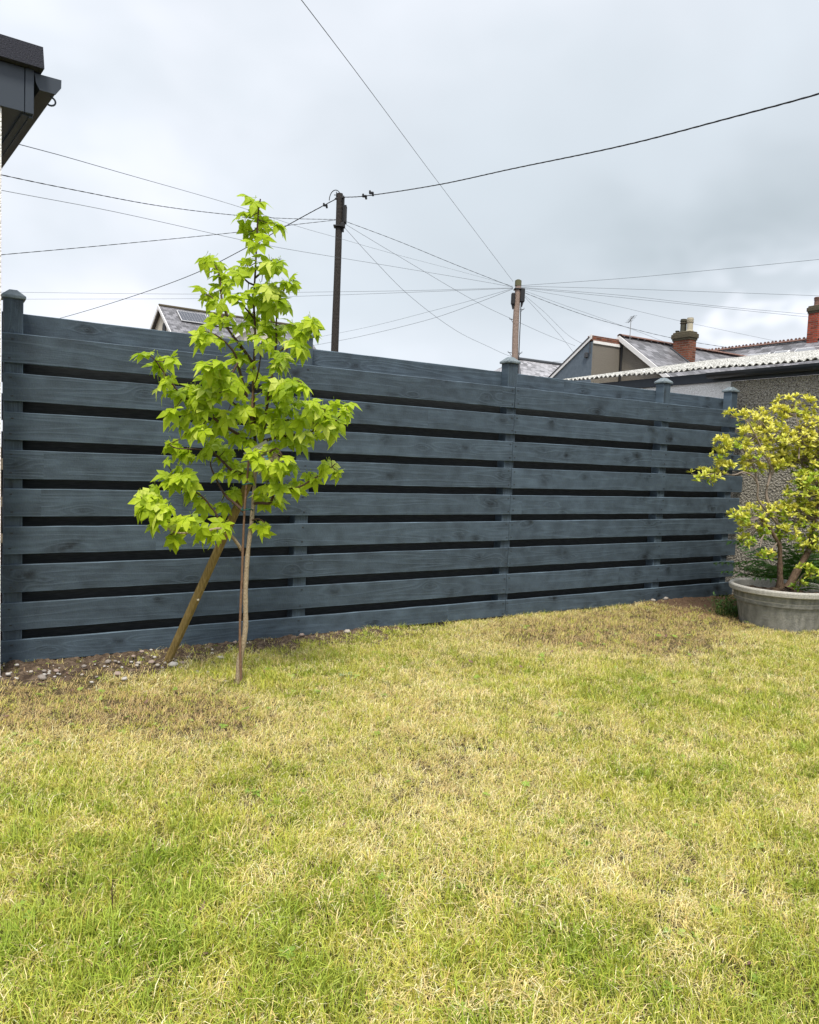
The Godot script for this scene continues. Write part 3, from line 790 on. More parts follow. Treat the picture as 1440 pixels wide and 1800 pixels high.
	# cross gable
	g = Geo.new(); g.sweep([V(3.75, 5.5, 2.3), V(6.5, 5.5, 2.3), V(6.5, 8.35, 2.3), V(5.12, 9.30, 2.3), V(3.75, 8.35, 2.3)].map(func(p): return p - V(0, 0, 2.2)), V(0, 0, 2.26)); obj("cross_gable", g, M.cream, h)
	g = Geo.new(); roof_slab(g, V(3.55, 8.27, 0.2), V(3.55, 8.27, 2.5), V(5.12, 9.40, 2.5), V(5.12, 9.40, 0.2)); obj("roof", g, M.slate, h)
	g = Geo.new(); roof_slab(g, V(6.69, 8.27, 2.5), V(6.69, 8.27, 0.2), V(5.12, 9.40, 0.2), V(5.12, 9.40, 2.5)); obj("roof", g, M.slate, h)
	g = Geo.new(); beam(g, V(3.55, 8.17, 2.52), V(5.12, 9.31, 2.52), V(0, 0, 0.05), V(0, 0.17, 0)); obj("bargeboard", g, M.bargeboard, h)
	g = Geo.new(); beam(g, V(6.69, 8.17, 2.52), V(5.12, 9.31, 2.52), V(0, 0, 0.05), V(0, 0.17, 0)); obj("bargeboard", g, M.bargeboard, h)
	var tilt := Basis(Vector3(1, 0, 0), atan2(3.17, 4.12))
	for k in 2:
		var at := V(1.66 + 1.82 * k, 9.79 - 0.83 * 0.77, 0.83)
		var pg := Geo.new(); pg.xf = Transform3D(tilt, at); pg.box(V(0, 0.09, 0), V(1.74, 0.05, 1.14), 0.006)
		var pn := obj("solar_panel", pg, M.panel_frame, h)
		for i in 10:
			for j in 6:
				pg = Geo.new(); pg.xf = Transform3D(tilt, at)
				pg.box(V(-0.756 + 0.168 * i, 0.118, -0.45 + 0.18 * j), V(0.158, 0.006, 0.168)); obj("cell", pg, M.panel_glass, pn)

# ------------------------------------------------------------------ poles and cables
func build_poles() -> void:
	var o := thing("telephone_pole", "tall dark tarred wooden utility pole right of the sapling", "utility pole", V(-2.53, 0, -24.0))
	var g := Geo.new()
	var ps := []; var rs := []
	for i in 13: ps.append(V(0.06 * sin(i * 0.8) * 0.1, -0.3 + 9.72 * i / 12.0, 0)); rs.append(0.135 - 0.035 * i / 12.0)
	g.tube(ps, rs, 14, true, 0.02); obj("shaft", g, M.pole_dark, o)
	g = Geo.new(); g.tube([V(0.12, 9.35, 0.05), V(0.13, 9.28, 0.05), V(0.14, 8.25, 0.05)], [0.02, 0.03, 0.03], 8); obj("cable_conduit", g, M.iron, o)
	g = Geo.new()
	for z in [-0.05, 0.17]:
		g.box(V(0.205, 8.78, z), V(0.06, 0.50, 0.02), 0.004)
	for y in [8.54, 9.02]: g.box(V(0.205, y, 0.06), V(0.06, 0.03, 0.24), 0.004)
	obj("fuse_bracket", g, M.iron, o)
	for z in [0.0, 0.11]:
		g = Geo.new(); g.tube([V(0.205, 8.57, z), V(0.205, 8.99, z)], [0.02, 0.02], 8); obj("fuse_carrier", g, M.galv, o)
	g = Geo.new(); g.box(V(0.13, 8.45, 0.06), V(0.14, 0.16, 0.16), 0.02); g.box(V(-0.005, 8.42, 0.02), V(0.30, 0.05, 0.27), 0.01); obj("junction_box", g, M.iron, o)
	g = Geo.new()
	var loop := []; var lr := []
	for i in 13:
		var t := PI * i / 12.0
		loop.append(V(-0.17 + 0.19 * -cos(t) + 0.05, 9.18 + 0.32 * sin(t), 0.08)); lr.append(0.013)
	g.tube(loop, lr, 6); obj("cable_loop", g, M.cable, o)
	g = Geo.new(); g.tube([V(-0.10, 9.22, 0.05), V(-0.10, 9.46, 0.05)], [0.012, 0.012], 5); g.tube([V(-0.17, 9.36, 0.05), V(-0.03, 9.36, 0.05)], [0.014, 0.014], 5); g.tube([V(-0.14, 9.24, 0.06), V(0.16, 9.30, 0.06)], [0.03, 0.035], 6); obj("pole_top_hook", g, M.iron, o)
	var p := thing("telephone_pole", "weathered pale brown utility pole rising behind the middle capped fence post", "utility pole", V(3.625, 0, -28.0))
	g = Geo.new(); ps = []; rs = []
	for i in 13: ps.append(V(0.02 * sin(i * 1.1), -0.3 + 8.20 * i / 12.0, 0)); rs.append(0.14 - 0.032 * i / 12.0)
	g.tube(ps, rs, 14, true, 0.02); obj("shaft", g, M.pole_pale, p)
	g = Geo.new(); g.tube([V(0, 7.76, 0), V(0, 7.95, 0), V(0, 7.985, 0)], [0.120, 0.118, 0.06], 14); obj("weathered_top", g, M.moss_cap, p)
	for s in [[-0.165, 7.28, 0.42, 0.14], [0.165, 7.42, 0.50, 0.17]]:
		g = Geo.new(); g.box(V(s[0], s[1], 0.05), V(s[3], s[2], 0.17), 0.03); g.tube([V(s[0] * 0.95, s[1] - s[2] / 2 - 0.16, 0.05), V(s[0], s[1] - s[2] / 2 + 0.02, 0.05)], [0.02, 0.06], 8)
		obj("junction_box", g, M.iron, p)
	g = Geo.new(); g.box(V(0, 7.64, 0.0), V(0.30, 0.05, 0.30), 0.02); obj("pole_ring", g, M.iron, p)
	g = Geo.new(); g.tube([V(0.125, 7.2, 0.08), V(0.13, 6.4, 0.09), V(0.135, 5.2, 0.10), V(0.14, 0, 0.11)], [0.018, 0.018, 0.018, 0.018], 6); obj("downlead", g, M.cable, p)
	for s in [[-1, 6.55], [1, 6.92], [-1, 5.35], [1, 5.35], [-1, 4.82], [1, 4.5]]:
		g = Geo.new(); var x: float = s[0]; var y: float = s[1]
		g.tube([V(0.11 * x, y, 0.02), V(0.25 * x, y + 0.01, 0.02), V(0.255 * x, y + 0.06, 0.02)], [0.012, 0.012, 0.012], 6)
		g.tube([V(0.12 * x, y - 0.12, 0.02), V(0.20 * x, y, 0.02)], [0.009, 0.009], 5)
		obj("step", g, M.iron, p)

func build_cables() -> void:
	for run in cable_runs:
		var pts: Array = run[2]
		# smooth the span with a curve through its points
		var c := Curve3D.new()
		for i in pts.size():
			var t: Vector3 = (pts[mini(i + 1, pts.size() - 1)] - pts[maxi(i - 1, 0)]) / 6.0
			var li: float = (pts[i] - pts[maxi(i - 1, 0)]).length(); var lo: float = (pts[mini(i + 1, pts.size() - 1)] - pts[i]).length()
			var d := t.normalized()
			c.add_point(pts[i], -d * li / 3.0, d * lo / 3.0)
		var thick: bool = run[1] > 0.0078
		var g := Geo.new()
		var l := c.get_baked_length()
		if thick:
			# two or three cores twisted round one another
			var turns := 0.55 if run[1] < 0.012 else 0.9
			var k := int(clampf(l / turns * 4.0, 12, 260))
			var cores := 2 if run[1] < 0.012 else 3
			for s in cores:
				var q := []; var r := []
				for i in k + 1:
					var p := c.sample_baked(l * i / k, true)
					var a := TAU * (float(s) / cores + l * i / k / turns)
					q.append(p + V(0.35, 1, 0.35).normalized() * cos(a) * run[1] * 0.55 + V(0.7, -0.2, -0.7).normalized() * sin(a) * run[1] * 0.55); r.append(run[1] * 0.62)
				g.tube(q, r, 5)
		else:
			var q := []; var r := []
			for i in 41: q.append(c.sample_baked(l * i / 40.0, true)); r.append(run[1])
			g.tube(q, r, 5)
		var o := obj("cable", g, M.cable if thick else M.cable_grey)
		tag(o, run[0], "cable", "overhead cables")
	for s in [[V(-3.017, 9.186, -24.4), "small black clamp on the thick cable left of the dark pole"], [V(-1.673, 8.963, -22.78), "larger black clamp on the thick cable right of the dark pole"], [V(-1.461, 8.985, -22.55), "square black clip on the thick cable right of the dark pole"]]:
		var g := Geo.new()
		g.xf = Transform3D(Basis(Vector3.UP, 0.8) * Basis(Vector3(0, 0, 1), 0.25), s[0])
		g.box(V(0, 0, 0), V(0.17, 0.07, 0.06), 0.015); g.box(V(0.05, -0.05, 0), V(0.06, 0.08, 0.05), 0.01); g.box(V(-0.05, 0.045, 0), V(0.05, 0.05, 0.05), 0.01)
		tag(obj("cable_clamp", g, M.iron), s[1], "clamp", "cable clamps")
# ------------------------------------------------------------------ sapling
func leaf_material(r: float, g: float, b: float) -> StandardMaterial3D:
	var m := mat(lin(r, g, b), 0.45, 0.3)
	m.cull_mode = BaseMaterial3D.CULL_DISABLED
	m.backlight_enabled = true; m.backlight = lin(0.42, 0.56, 0.03)
	return m

# star-shaped leaf of five pointed lobes on a thin stalk; it lies in XZ with its tip along -Z and is one unit wide
func star_leaf(s: int) -> ArrayMesh:
	var r := RandomNumberGenerator.new(); r.seed = 300 + s
	var g := Geo.new()
	var angs := [-118.0, -58.0, 0.0, 58.0, 118.0]
	var lens := [0.40, 0.56, 0.64, 0.56, 0.40]
	var droop := r.randf_range(0.3, 1.5); var cup := r.randf_range(-0.4, 0.55); var twist := r.randf_range(-0.25, 0.25)
	var ctr := V(0, 0, -0.12)
	var bend := func(p: Vector3) -> Vector3:
		var d := Vector2(p.x, p.z + 0.12)
		var q := p
		q.y = -droop * d.length_squared() * 0.85 + cup * p.x * p.x * 2.0 + twist * p.x * (p.z + 0.1) + p.y
		return q
	var pts := []
	var all := []
	for i in 5:
		var a := deg_to_rad(angs[i] + r.randf_range(-6, 6)); var l: float = lens[i] * r.randf_range(0.9, 1.08)
		var d := V(sin(a), 0, -cos(a)); var w := V(cos(a), 0, sin(a))
		var vy := V(0, 0.045, 0)
		var s0 := ctr + V(sin(a - deg_to_rad(29)), 0, -cos(a - deg_to_rad(29))) * 0.25 + vy
		var s1 := ctr + V(sin(a + deg_to_rad(29)), 0, -cos(a + deg_to_rad(29))) * 0.25 + vy
		if i == 0: s0 = ctr + V(-0.04, 0, 0.13)
		if i == 4: s1 = ctr + V(0.04, 0, 0.13)
		all.append([s0, ctr + d * l * 0.55 - w * 0.155 + vy * 0.8, ctr + d * l, ctr + d * l * 0.55 + w * 0.155 + vy * 0.8, s1, ctr + d * l * 0.5])
	for i in 4:
		var m: Vector3 = (all[i][4] + all[i + 1][0]) / 2
		all[i][4] = m; all[i + 1][0] = m
	for q in all:
		var p: Array = q.map(func(v): return bend.call(v))
		var cc: Vector3 = bend.call(ctr)
		for t in [[cc, p[0], p[1]], [cc, p[1], p[5]], [p[5], p[1], p[2]], [p[5], p[2], p[3]], [cc, p[5], p[3]], [cc, p[3], p[4]]]:
			g.flat(t[0], t[2], t[1])
	var st := [V(0, 0.0, 0.0), V(0, 0.04, 0.16), V(0, 0.09, 0.26)]
	g.tube(st, [0.008, 0.009, 0.013], 3, false)
	return g.mesh()

func smooth(pts: Array, step: float) -> Array:
	var c := Curve3D.new()
	for i in pts.size():
		var d: Vector3 = (pts[mini(i + 1, pts.size() - 1)] - pts[maxi(i - 1, 0)]).normalized()
		c.add_point(pts[i], -d * (pts[i] - pts[maxi(i - 1, 0)]).length() / 3.0, d * (pts[mini(i + 1, pts.size() - 1)] - pts[i]).length() / 3.0)
	var k := maxi(2, int(c.get_baked_length() / step))
	var out := []
	for i in k + 1: out.append(c.sample_baked(c.get_baked_length() * i / k, true))
	return out

func build_sapling() -> void:
	var r := RandomNumberGenerator.new(); r.seed = 61
	var base: Vector3 = sapling_trunk[0]
	base.y = ground_y(base.x, base.z)
	var o := thing("sapling", "young bright green tree with star shaped leaves planted before the fence", "tree", base)
	var loc := func(p: Vector3) -> Vector3: return p - base
	var tr := smooth(sapling_trunk, 0.035).map(loc)
	var rad := []
	for i in tr.size():
		var t := float(i) / tr.size()
		rad.append(lerpf(0.0172, 0.0035, pow(t, 0.8)) * (1.0 + 0.07 * sin(i * 1.9) * (1 if i % 5 else 2)) + (0.012 * exp(-i * 0.5)))
	var low := int(tr.size() * 0.47)
	var g := Geo.new(); g.tube(tr.slice(0, low + 1), rad.slice(0, low + 1), 10, true, 0.04); obj("trunk", g, M.bark, o)
	g = Geo.new(); g.tube(tr.slice(low), rad.slice(low), 8, true, 0.03); obj("leader", g, M.twig, o)
	var wood := []
	for p in tr.slice(low + 6): wood.append(p)
	for b in sapling_branches:
		var q := smooth(b, 0.03).map(loc)
		var rr := []
		var r0 := 0.0095 if q.size() > 14 else 0.006
		for i in q.size(): rr.append(lerpf(r0, 0.0022, float(i) / q.size()))
		g = Geo.new(); g.tube(q, rr, 6)
		obj("branch", g, M.bark if r0 > 0.009 and q[0].y < 0.75 else M.twig, o)
		for i in range(int(q.size() * 0.3), q.size()): wood.append(q[i])
	# leaves: the clusters where the photograph shows them, each leaf on its own stalk
	var kinds := []
	for i in 8: kinds.append(star_leaf(i))
	var tones := [leaf_material(0.30, 0.40, 0.016), leaf_material(0.40, 0.50, 0.03), leaf_material(0.20, 0.29, 0.013), leaf_material(0.50, 0.57, 0.10), leaf_material(0.30, 0.40, 0.02)]
	var leaves := []
	var mid := V(-0.05, 1.35, 0)
	for cl in sapling_clusters:
		var c := V(cl.x, cl.y, cl.z) - base
		var cr: float = cl.w
		var near: Vector3 = wood[0]
		for w in wood:
			if (w - c).length_squared() < (near - c).length_squared(): near = w
		var dist := (near - c).length()
		if dist > 0.035:
			g = Geo.new()
			var m := (near + c) / 2 + V(0, -0.1 * dist, 0)
			g.tube([near, m, near.lerp(c, 0.93)], [0.0026, 0.0022, 0.0016], 5); obj("twig", g, M.twig, o)
		var cnt := 2 if cr < 0.037 else (3 if cr < 0.05 else 4)
		if r.randf() < 0.35: cnt += 1
		for i in cnt:
			var off := V(r.randf_range(-1, 1), r.randf_range(-0.8, 0.9), r.randf_range(-1, 1)) * cr * 0.75
			var p := c + off
			var away := (c - V(tr[0].x, c.y - 0.15, tr[0].z)).normalized() * 0.5 + off.normalized() * 0.6
			var tip := (away + V(0, r.randf_range(-1.3, -0.25), 0) + V(r.randf_range(-.5, .5), 0, r.randf_range(-.3, .6))).normalized()
			var nrm := (V(0, 0.65, 0) + away * 0.55 + V(r.randf_range(-.5, .5), r.randf_range(-.2, .5), r.randf_range(-.1, .9))).normalized()
			var zz := -tip
			var xx := nrm.cross(zz).normalized()
			var yy := zz.cross(xx)
			var size := lerpf(0.058, 0.136, sqrt(r.randf())) * (0.9 if c.y > 2.2 and cr < 0.04 else (0.7 if cr < 0.032 else 1.0))
			p -= away * 0.028
			leaves.append([Transform3D(Basis(xx, yy, zz).scaled(Vector3.ONE * size), p), r.randi() % 8, r.randi() % 5])
	leaves.sort_custom(func(a, b): return a[0].origin.z > b[0].origin.z)
	var rest := Geo.new()
	for i in leaves.size():
		var L = leaves[i]
		if i < 300:
			var n := obj("leaf", kinds[L[1]], tones[L[2]], o)
			n.transform = L[0]
		else:
			merge(rest, kinds[L[1]], L[0])
	if leaves.size() > 300: obj("foliage", rest, tones[0], o).set_meta("kind", "stuff")

func merge(g: Geo, m: ArrayMesh, t: Transform3D) -> void:
	var a := m.surface_get_arrays(0)
	g.v.append_array(t * (a[Mesh.ARRAY_VERTEX] as PackedVector3Array))
	var nb := t.basis.orthonormalized()
	for n in a[Mesh.ARRAY_NORMAL]: g.n.append(nb * n)
	g.uv.append_array(a[Mesh.ARRAY_TEX_UV]); g.c.append_array(a[Mesh.ARRAY_COLOR])

func build_stake_cane_tag() -> void:
	var g := Geo.new()
	var a := V(-1.425, -0.05, -4.41); var b := V(-0.893, 1.10, -4.17)
	var o := thing("tree_stake", "slanting greenish brown timber stake propped against the young tree", "tree stake", V(a.x, 0, a.z))
	var d := b - a
	var s := V(0.023, 0, 0); var up := d.cross(s).normalized() * 0.023
	var base := V(a.x, 0, a.z)
	var pts := []
	for k in 8:
		var t := TAU * (k + 0.5) / 8
		pts.append(a - base + s * 1.08 * clampf(cos(t) * 1.3, -1, 1) + up * 1.08 * clampf(sin(t) * 1.3, -1, 1))
	g.sweep(pts if s.cross(up).dot(d) > 0 else (func(): pts.reverse(); return pts).call(), d)
	obj("shaft", g, M.stake, o)
	g = Geo.new(); g.tube([a - base + d * 0.405 + V(0.018, 0.0, 0.020), a - base + d * 0.405 + V(0.020, 0.003, 0.026)], [0.008, 0.007], 8); obj("knot", g, M.pot_cream, o)
	var cpts := [V(-0.876, -0.02, -4.04), V(-0.893, 0.3, -4.048), V(-0.890, 0.601, -4.052), V(-0.884, 0.958, -4.05), V(-0.860, 1.375, -4.05), V(-0.857, 1.74, -4.06)]
	var q := smooth(cpts, 0.05)
	var rr := []
	for i in q.size(): rr.append(0.0070 * (1.13 if i % 5 == 0 else 1.0) - 0.002 * i / q.size())
	var cbase := V(-0.876, 0, -4.04)
	g = Geo.new(); g.tube(q.map(func(p): return p - cbase), rr, 8)
	var cn := thing("bamboo_cane", "thin reddish bamboo cane tied upright against the young tree's trunk", "cane", cbase)
	obj("cane", g, M.cane, cn)
	for y in [0.962, 1.10]:
		g = Geo.new()
		var ring := []; var lr := []
		for i in 13:
			var t := TAU * i / 12
			ring.append(V(-0.871 + 0.030 * cos(t), y + 0.004 * sin(t * 2), -4.052 + 0.026 * sin(t)) - cbase); lr.append(0.0035)
		g.tube(ring, lr, 5, false); obj("tie", g, M.tie, cn)
	# the nursery's card hanging in the branches
	var w := 128; var h := 256
	var im := Image.create(w, h, false, Image.FORMAT_RGB8)
	im.fill(Color(0.33, 0.35, 0.28))
	for i in 6: im.fill_rect(Rect2i(14, 14 + i * 11, 60 + (i * 37) % 40, 5), Color(0.55, 0.56, 0.48))
	im.fill_rect(Rect2i(0, 84, w, 90), Color(0.66, 0.55, 0.38))
	var f := noise(140, 0.04, 4)
	for y in range(84, 174):
		for x in w:
			var k := f.get_noise_2d(x, y)
			im.set_pixel(x, y, Color(0.46, 0.43, 0.31).lerp(Color(0.36, 0.30, 0.2), clampf(k * 2 + 0.3, 0, 1)))
	im.fill_rect(Rect2i(70, 90, 26, 30), Color(0.22, 0.42, 0.50))
	for i in 6: im.fill_rect(Rect2i(12, 184 + i * 11, 70 + (i * 53) % 34, 5), Color(0.66, 0.66, 0.58))
	im.fill_rect(Rect2i(40, 190, 22, 22), Color(0.90, 0.90, 0.86))
	var tm := mat(Color.WHITE, 0.45, 0.5); tm.albedo_texture = ImageTexture.create_from_image(im)
	g = Geo.new()
	var c := [V(-0.885, 1.262, -3.985), V(-0.755, 1.108, -3.965), V(-0.632, 1.172, -3.985), V(-0.770, 1.337, -4.005)]
	# corners: bottom-left edge first; a slight bow along its length
	var nrm: Vector3 = (c[1] - c[0]).cross(c[3] - c[0]).normalized()
	for i in 8:
		var t0 := i / 8.0; var t1 := (i + 1) / 8.0
		var b0 := nrm * 0.012 * sin(PI * t0); var b1 := nrm * 0.012 * sin(PI * t1)
		var p0: Vector3 = c[0].lerp(c[1], t0) + b0; var p1: Vector3 = c[0].lerp(c[1], t1) + b1
		var p2: Vector3 = c[3].lerp(c[2], t1) + b1; var p3: Vector3 = c[3].lerp(c[2], t0) + b0
		g.quad(p0, p1, p2, p3, Vector2(0, t0), Vector2(0, t1), Vector2(1, t1), Vector2(1, t0))
		var th := nrm * -0.0015
		g.quad(p3 + th, p2 + th, p1 + th, p0 + th, Vector2(1, t0), Vector2(1, t1), Vector2(0, t1), Vector2(0, t0))
		g.quad(p0 + th, p1 + th, p1, p0); g.quad(p3, p2, p2 + th, p3 + th)
	tag(obj("plant_tag", g, tm), "large printed plant label hanging among the young tree's branches", "plant label")

# ------------------------------------------------------------------ pot, shrub, ferns
func build_pot() -> void:
	var at := V(3.155, 0, -6.33)
	var o := thing("plant_pot", "wide round grey plastic plant pot with a thick pale rim", "plant pot", at)
	var g := Geo.new()
	g.lathe([Vector2(0.0, -0.02), Vector2(0.300, -0.02), Vector2(0.308, 0.0), Vector2(0.343, 0.188), Vector2(0.3440, 0.191), Vector2(0.3440, 0.197), Vector2(0.361, 0.199), Vector2(0.3645, 0.224), Vector2(0.354, 0.228), Vector2(0.354, 0.234), Vector2(0.3675, 0.237), Vector2(0.372, 0.285)], 72)
	obj("body", g, M.pot, o)
	g = Geo.new()
	g.lathe([Vector2(0.371, 0.284), Vector2(0.402, 0.286), Vector2(0.409, 0.291), Vector2(0.412, 0.322), Vector2(0.407, 0.331), Vector2(0.396, 0.336), Vector2(0.378, 0.333), Vector2(0.370, 0.322), Vector2(0.360, 0.20)], 72)
	obj("rim", g, M.pot_rim, o)
	g = Geo.new()
	var nz := noise(150, 9.0, 4)
	for i in 10:
		for j in 40:
			var q := []
			for k in [[0, 0], [1, 0], [1, 1], [0, 1]]:
				var rr: float = 0.369 * (i + k[0]) / 10.0; var a: float = TAU * (j + k[1]) / 40.0
				q.append(V(rr * cos(a), 0.262 + 0.035 * nz.get_noise_2d(rr * cos(a), rr * sin(a)) + 0.02 * (1.0 - rr / 0.36), -rr * sin(a)))
			if i == 0: g.flat(q[0], q[1], q[2])
			else: g.quad(q[0], q[1], q[2], q[3])
	obj("potting_soil", g, M.soil, o)

func whorl(s: int) -> ArrayMesh:
	var r := RandomNumberGenerator.new(); r.seed = 700 + s
	var g := Geo.new()
	var k := r.randi_range(8, 10)
	g.tube([V(0, -0.25, 0), V(0, 0.03, 0)], [0.028, 0.02], 4)
	for i in k:
		var a := TAU * i / k * 2.6 + r.randf_range(-0.3, 0.3)
		var lift := r.randf_range(0.05, 1.0) if i > 2 else r.randf_range(0.9, 1.5)
		var d := V(cos(a) * cos(lift), sin(lift), sin(a) * cos(lift))
		var w := d.cross(Vector3.UP).normalized()
		if i < 2: w = V(sin(a), 0, cos(a))
		var nn := w.cross(d).normalized()
		var l := r.randf_range(0.75, 1.1) * (0.75 if i < 3 else 1.0)
		var wd := l * r.randf_range(0.17, 0.23)
		var curl := r.randf_range(-0.22, 0.10)
		var p0 := V(0, -0.02 + 0.03 * i / k, 0)
		var m1 := p0 + d * l * 0.38; var m2 := p0 + d * l * 0.72 + nn * curl * 0.3 * l; var tip := p0 + d * l + nn * curl * l
		var f := nn * wd * 0.35
		var a1 := m1 - w * wd + f; var b1 := m1 + w * wd + f; var a2 := m2 - w * wd * 0.72 + f * 0.7; var b2 := m2 + w * wd * 0.72 + f * 0.7
		for t in [[p0, m1, a1], [p0, b1, m1], [m1, m2, a1], [m2, a2, a1], [m1, b1, m2], [b1, b2, m2], [m2, tip, a2], [m2, b2, tip]]:
			g.flat(t[0], t[1], t[2])
	return g.mesh()

func build_shrub() -> void:
	var r := RandomNumberGenerator.new(); r.seed = 88
	var base := V(3.16, 0.26, -6.31)
	var o := thing("shrub", "yellow leaved branching shrub growing in the round grey pot", "shrub", base)
	var wood := []
	var rads := [0.025, 0.032, 0.017, 0.012, 0.011, 0.009, 0.007, 0.017, 0.009, 0.009]
	for i in shrub_branches.size():
		var q := smooth(shrub_branches[i], 0.03).map(func(p): return p - base)
		var rr := []
		for j in q.size():
			var t := float(j) / q.size()
			rr.append(rads[i] * lerpf(1.0, 0.3, t) * (1.0 + 0.10 * sin(j * 1.3 + i)) * (1.0 + (0.5 * exp(-j * 0.7) if i < 2 else 0.0)))
			if j > 3: wood.append(q[j])
		var g := Geo.new(); g.tube(q, rr, 9 if i < 2 else 6, true, 0.12 if i < 2 else 0.04)
		obj("stem" if i < 2 else "branch", g, M.shrub_bark if i < 2 else M.shrub_twig, o)
	var kinds := []
	for i in 8: kinds.append(whorl(i))
	var mk := func(a: float, b: float, c: float) -> StandardMaterial3D:
		var m := mat(lin(a, b, c), 0.5, 0.4)
		m.cull_mode = BaseMaterial3D.CULL_DISABLED; m.backlight_enabled = true; m.backlight = lin(0.26, 0.26, 0.02)
		return m
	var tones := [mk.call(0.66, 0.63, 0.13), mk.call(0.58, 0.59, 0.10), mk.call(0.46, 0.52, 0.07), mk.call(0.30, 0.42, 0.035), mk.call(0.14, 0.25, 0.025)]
	var list := []
	var bare := 0
	for L in shrub_lobes:
		var c: Vector3 = L[0] - base
		var rx: float = L[1]; var ry: float = L[2]
		var depth := clampf(rx * 0.9, 0.05, 0.16)
		var near: Vector3 = wood[0]
		for w in wood:
			if (w - c).length_squared() < (near - c).length_squared(): near = w
		var g := Geo.new()
		var k := maxi(2, int(rx * ry * 2600.0) + 5)
		for i in k:
			# over the lobe's shell, thin inside
			var u := V(r.randf_range(-1, 1), r.randf_range(-0.9, 1), r.randf_range(-1, 1))
			if u.length() > 1: u = u.normalized() * r.randf_range(0.75, 1.0)
			var p := c + V(u.x * rx, u.y * ry, u.z * depth)
			var up := (V(u.x * 0.7, 0.9 + u.y * 0.4, u.z * 0.7 + 0.15) + V(r.randf_range(-.5, .5), r.randf_range(-.3, .3), r.randf_range(-.5, .5))).normalized()
			var xx := up.cross(V(r.randf_range(-1, 1), 0.1, r.randf_range(-1, 1))).normalized()
			var s := r.randf_range(0.040, 0.062)
			# leaves go from green low and behind to yellow higher and in front
			var yellowness := clampf(0.32 + c.y * 0.34 + u.y * 0.35 + u.z * 0.12 + r.randf_range(-0.28, 0.28) - (0.38 if c.x > 0.17 and c.y > 0.78 and c.y < 1.05 else 0.0), 0.0, 0.999)
			list.append([Transform3D(Basis(xx, up, xx.cross(up)).scaled(Vector3.ONE * s), p), r.randi() % 8, 4 - int(yellowness * 5.0)])
			if i % 2 == 0:
				var e := p - up * s * 0.2
				var m := near.lerp(e, 0.55) + V(r.randf_range(-.015, .015), -0.012, r.randf_range(-.015, .015))
				g.tube([near, m, e], [0.0032, 0.0024, 0.0016], 4, false)
		obj("twig", g, M.shrub_twig, o)
	list.sort_custom(func(a, b): return a[0].origin.z > b[0].origin.z)
	var rest := [Geo.new(), Geo.new(), Geo.new(), Geo.new(), Geo.new()]
	for i in list.size():
		var L = list[i]
		if i < 300:
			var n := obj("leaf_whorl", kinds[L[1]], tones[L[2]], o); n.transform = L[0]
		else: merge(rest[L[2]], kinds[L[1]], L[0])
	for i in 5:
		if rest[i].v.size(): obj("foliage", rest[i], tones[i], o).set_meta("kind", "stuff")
	# grey dead twigs hanging at the lower left
	for s in [[V(2.859, 0.773, -6.08), V(2.804, 0.705, -6.05), V(2.761, 0.668, -6.04), V(2.8, 0.634, -6.03)], [V(2.848, 0.745, -6.08), V(2.816, 0.675, -6.04), V(2.761, 0.674, -6.03)], [V(2.859, 0.773, -6.08), V(2.83, 0.72, -6.06)]]:
		var q := []
		for p in s: q.append(p - base)
		var g := Geo.new(); var rr := []
		for i in q.size(): rr.append(0.0042 - 0.0006 * i)
		g.tube(q, rr, 5); obj("dead_twig", g, M.galv if false else M.shrub_twig, o)

func frond(s: int) -> ArrayMesh:
	var r := RandomNumberGenerator.new(); r.seed = 640 + s
	var g := Geo.new()
	var spine := []; var rr := []
	for i in 17:
		var t := i / 16.0
		spine.append(V(0, 0.55 * sin(t * 1.75) * 0.9, -0.72 * t * (0.55 + 0.45 * t))); rr.append(0.004 - 0.0032 * t)
	g.tube(spine, rr, 4, false)
	for i in range(2, 16):
		for side in [-1.0, 1.0]:
			var t := i / 16.0
			var l := 0.16 * sin(PI * pow(t, 0.75)) + 0.012
			var p: Vector3 = spine[i]; var d: Vector3 = (spine[i + 1] - spine[i]).normalized()
			var out := (V(side, -0.10 + r.randf_range(-0.2, 0.2), 0) + d * 0.45).normalized()
			var w := d * 0.017
			var m := p + out * l * 0.5 + V(0, -0.006, 0); var tip := p + out * l + V(0, -0.02 - 0.1 * l, 0)
			# a toothed pinna: five little lobes each side
			var prev0 := p - w * 0.8; var prev1 := p + w * 0.8
			for j in range(1, 5):
				var q := p.lerp(tip, j / 5.0); var ww := w * (1.0 - j / 5.6)
				var a := q - ww + V(0, -0.003, 0); var b := q + ww
				g.quad(prev0, a - d * 0.006, b + d * 0.004, prev1)
				prev0 = q - ww * 0.6; prev1 = q + ww * 0.6
			g.flat(prev0, tip, prev1)
	return g.mesh()

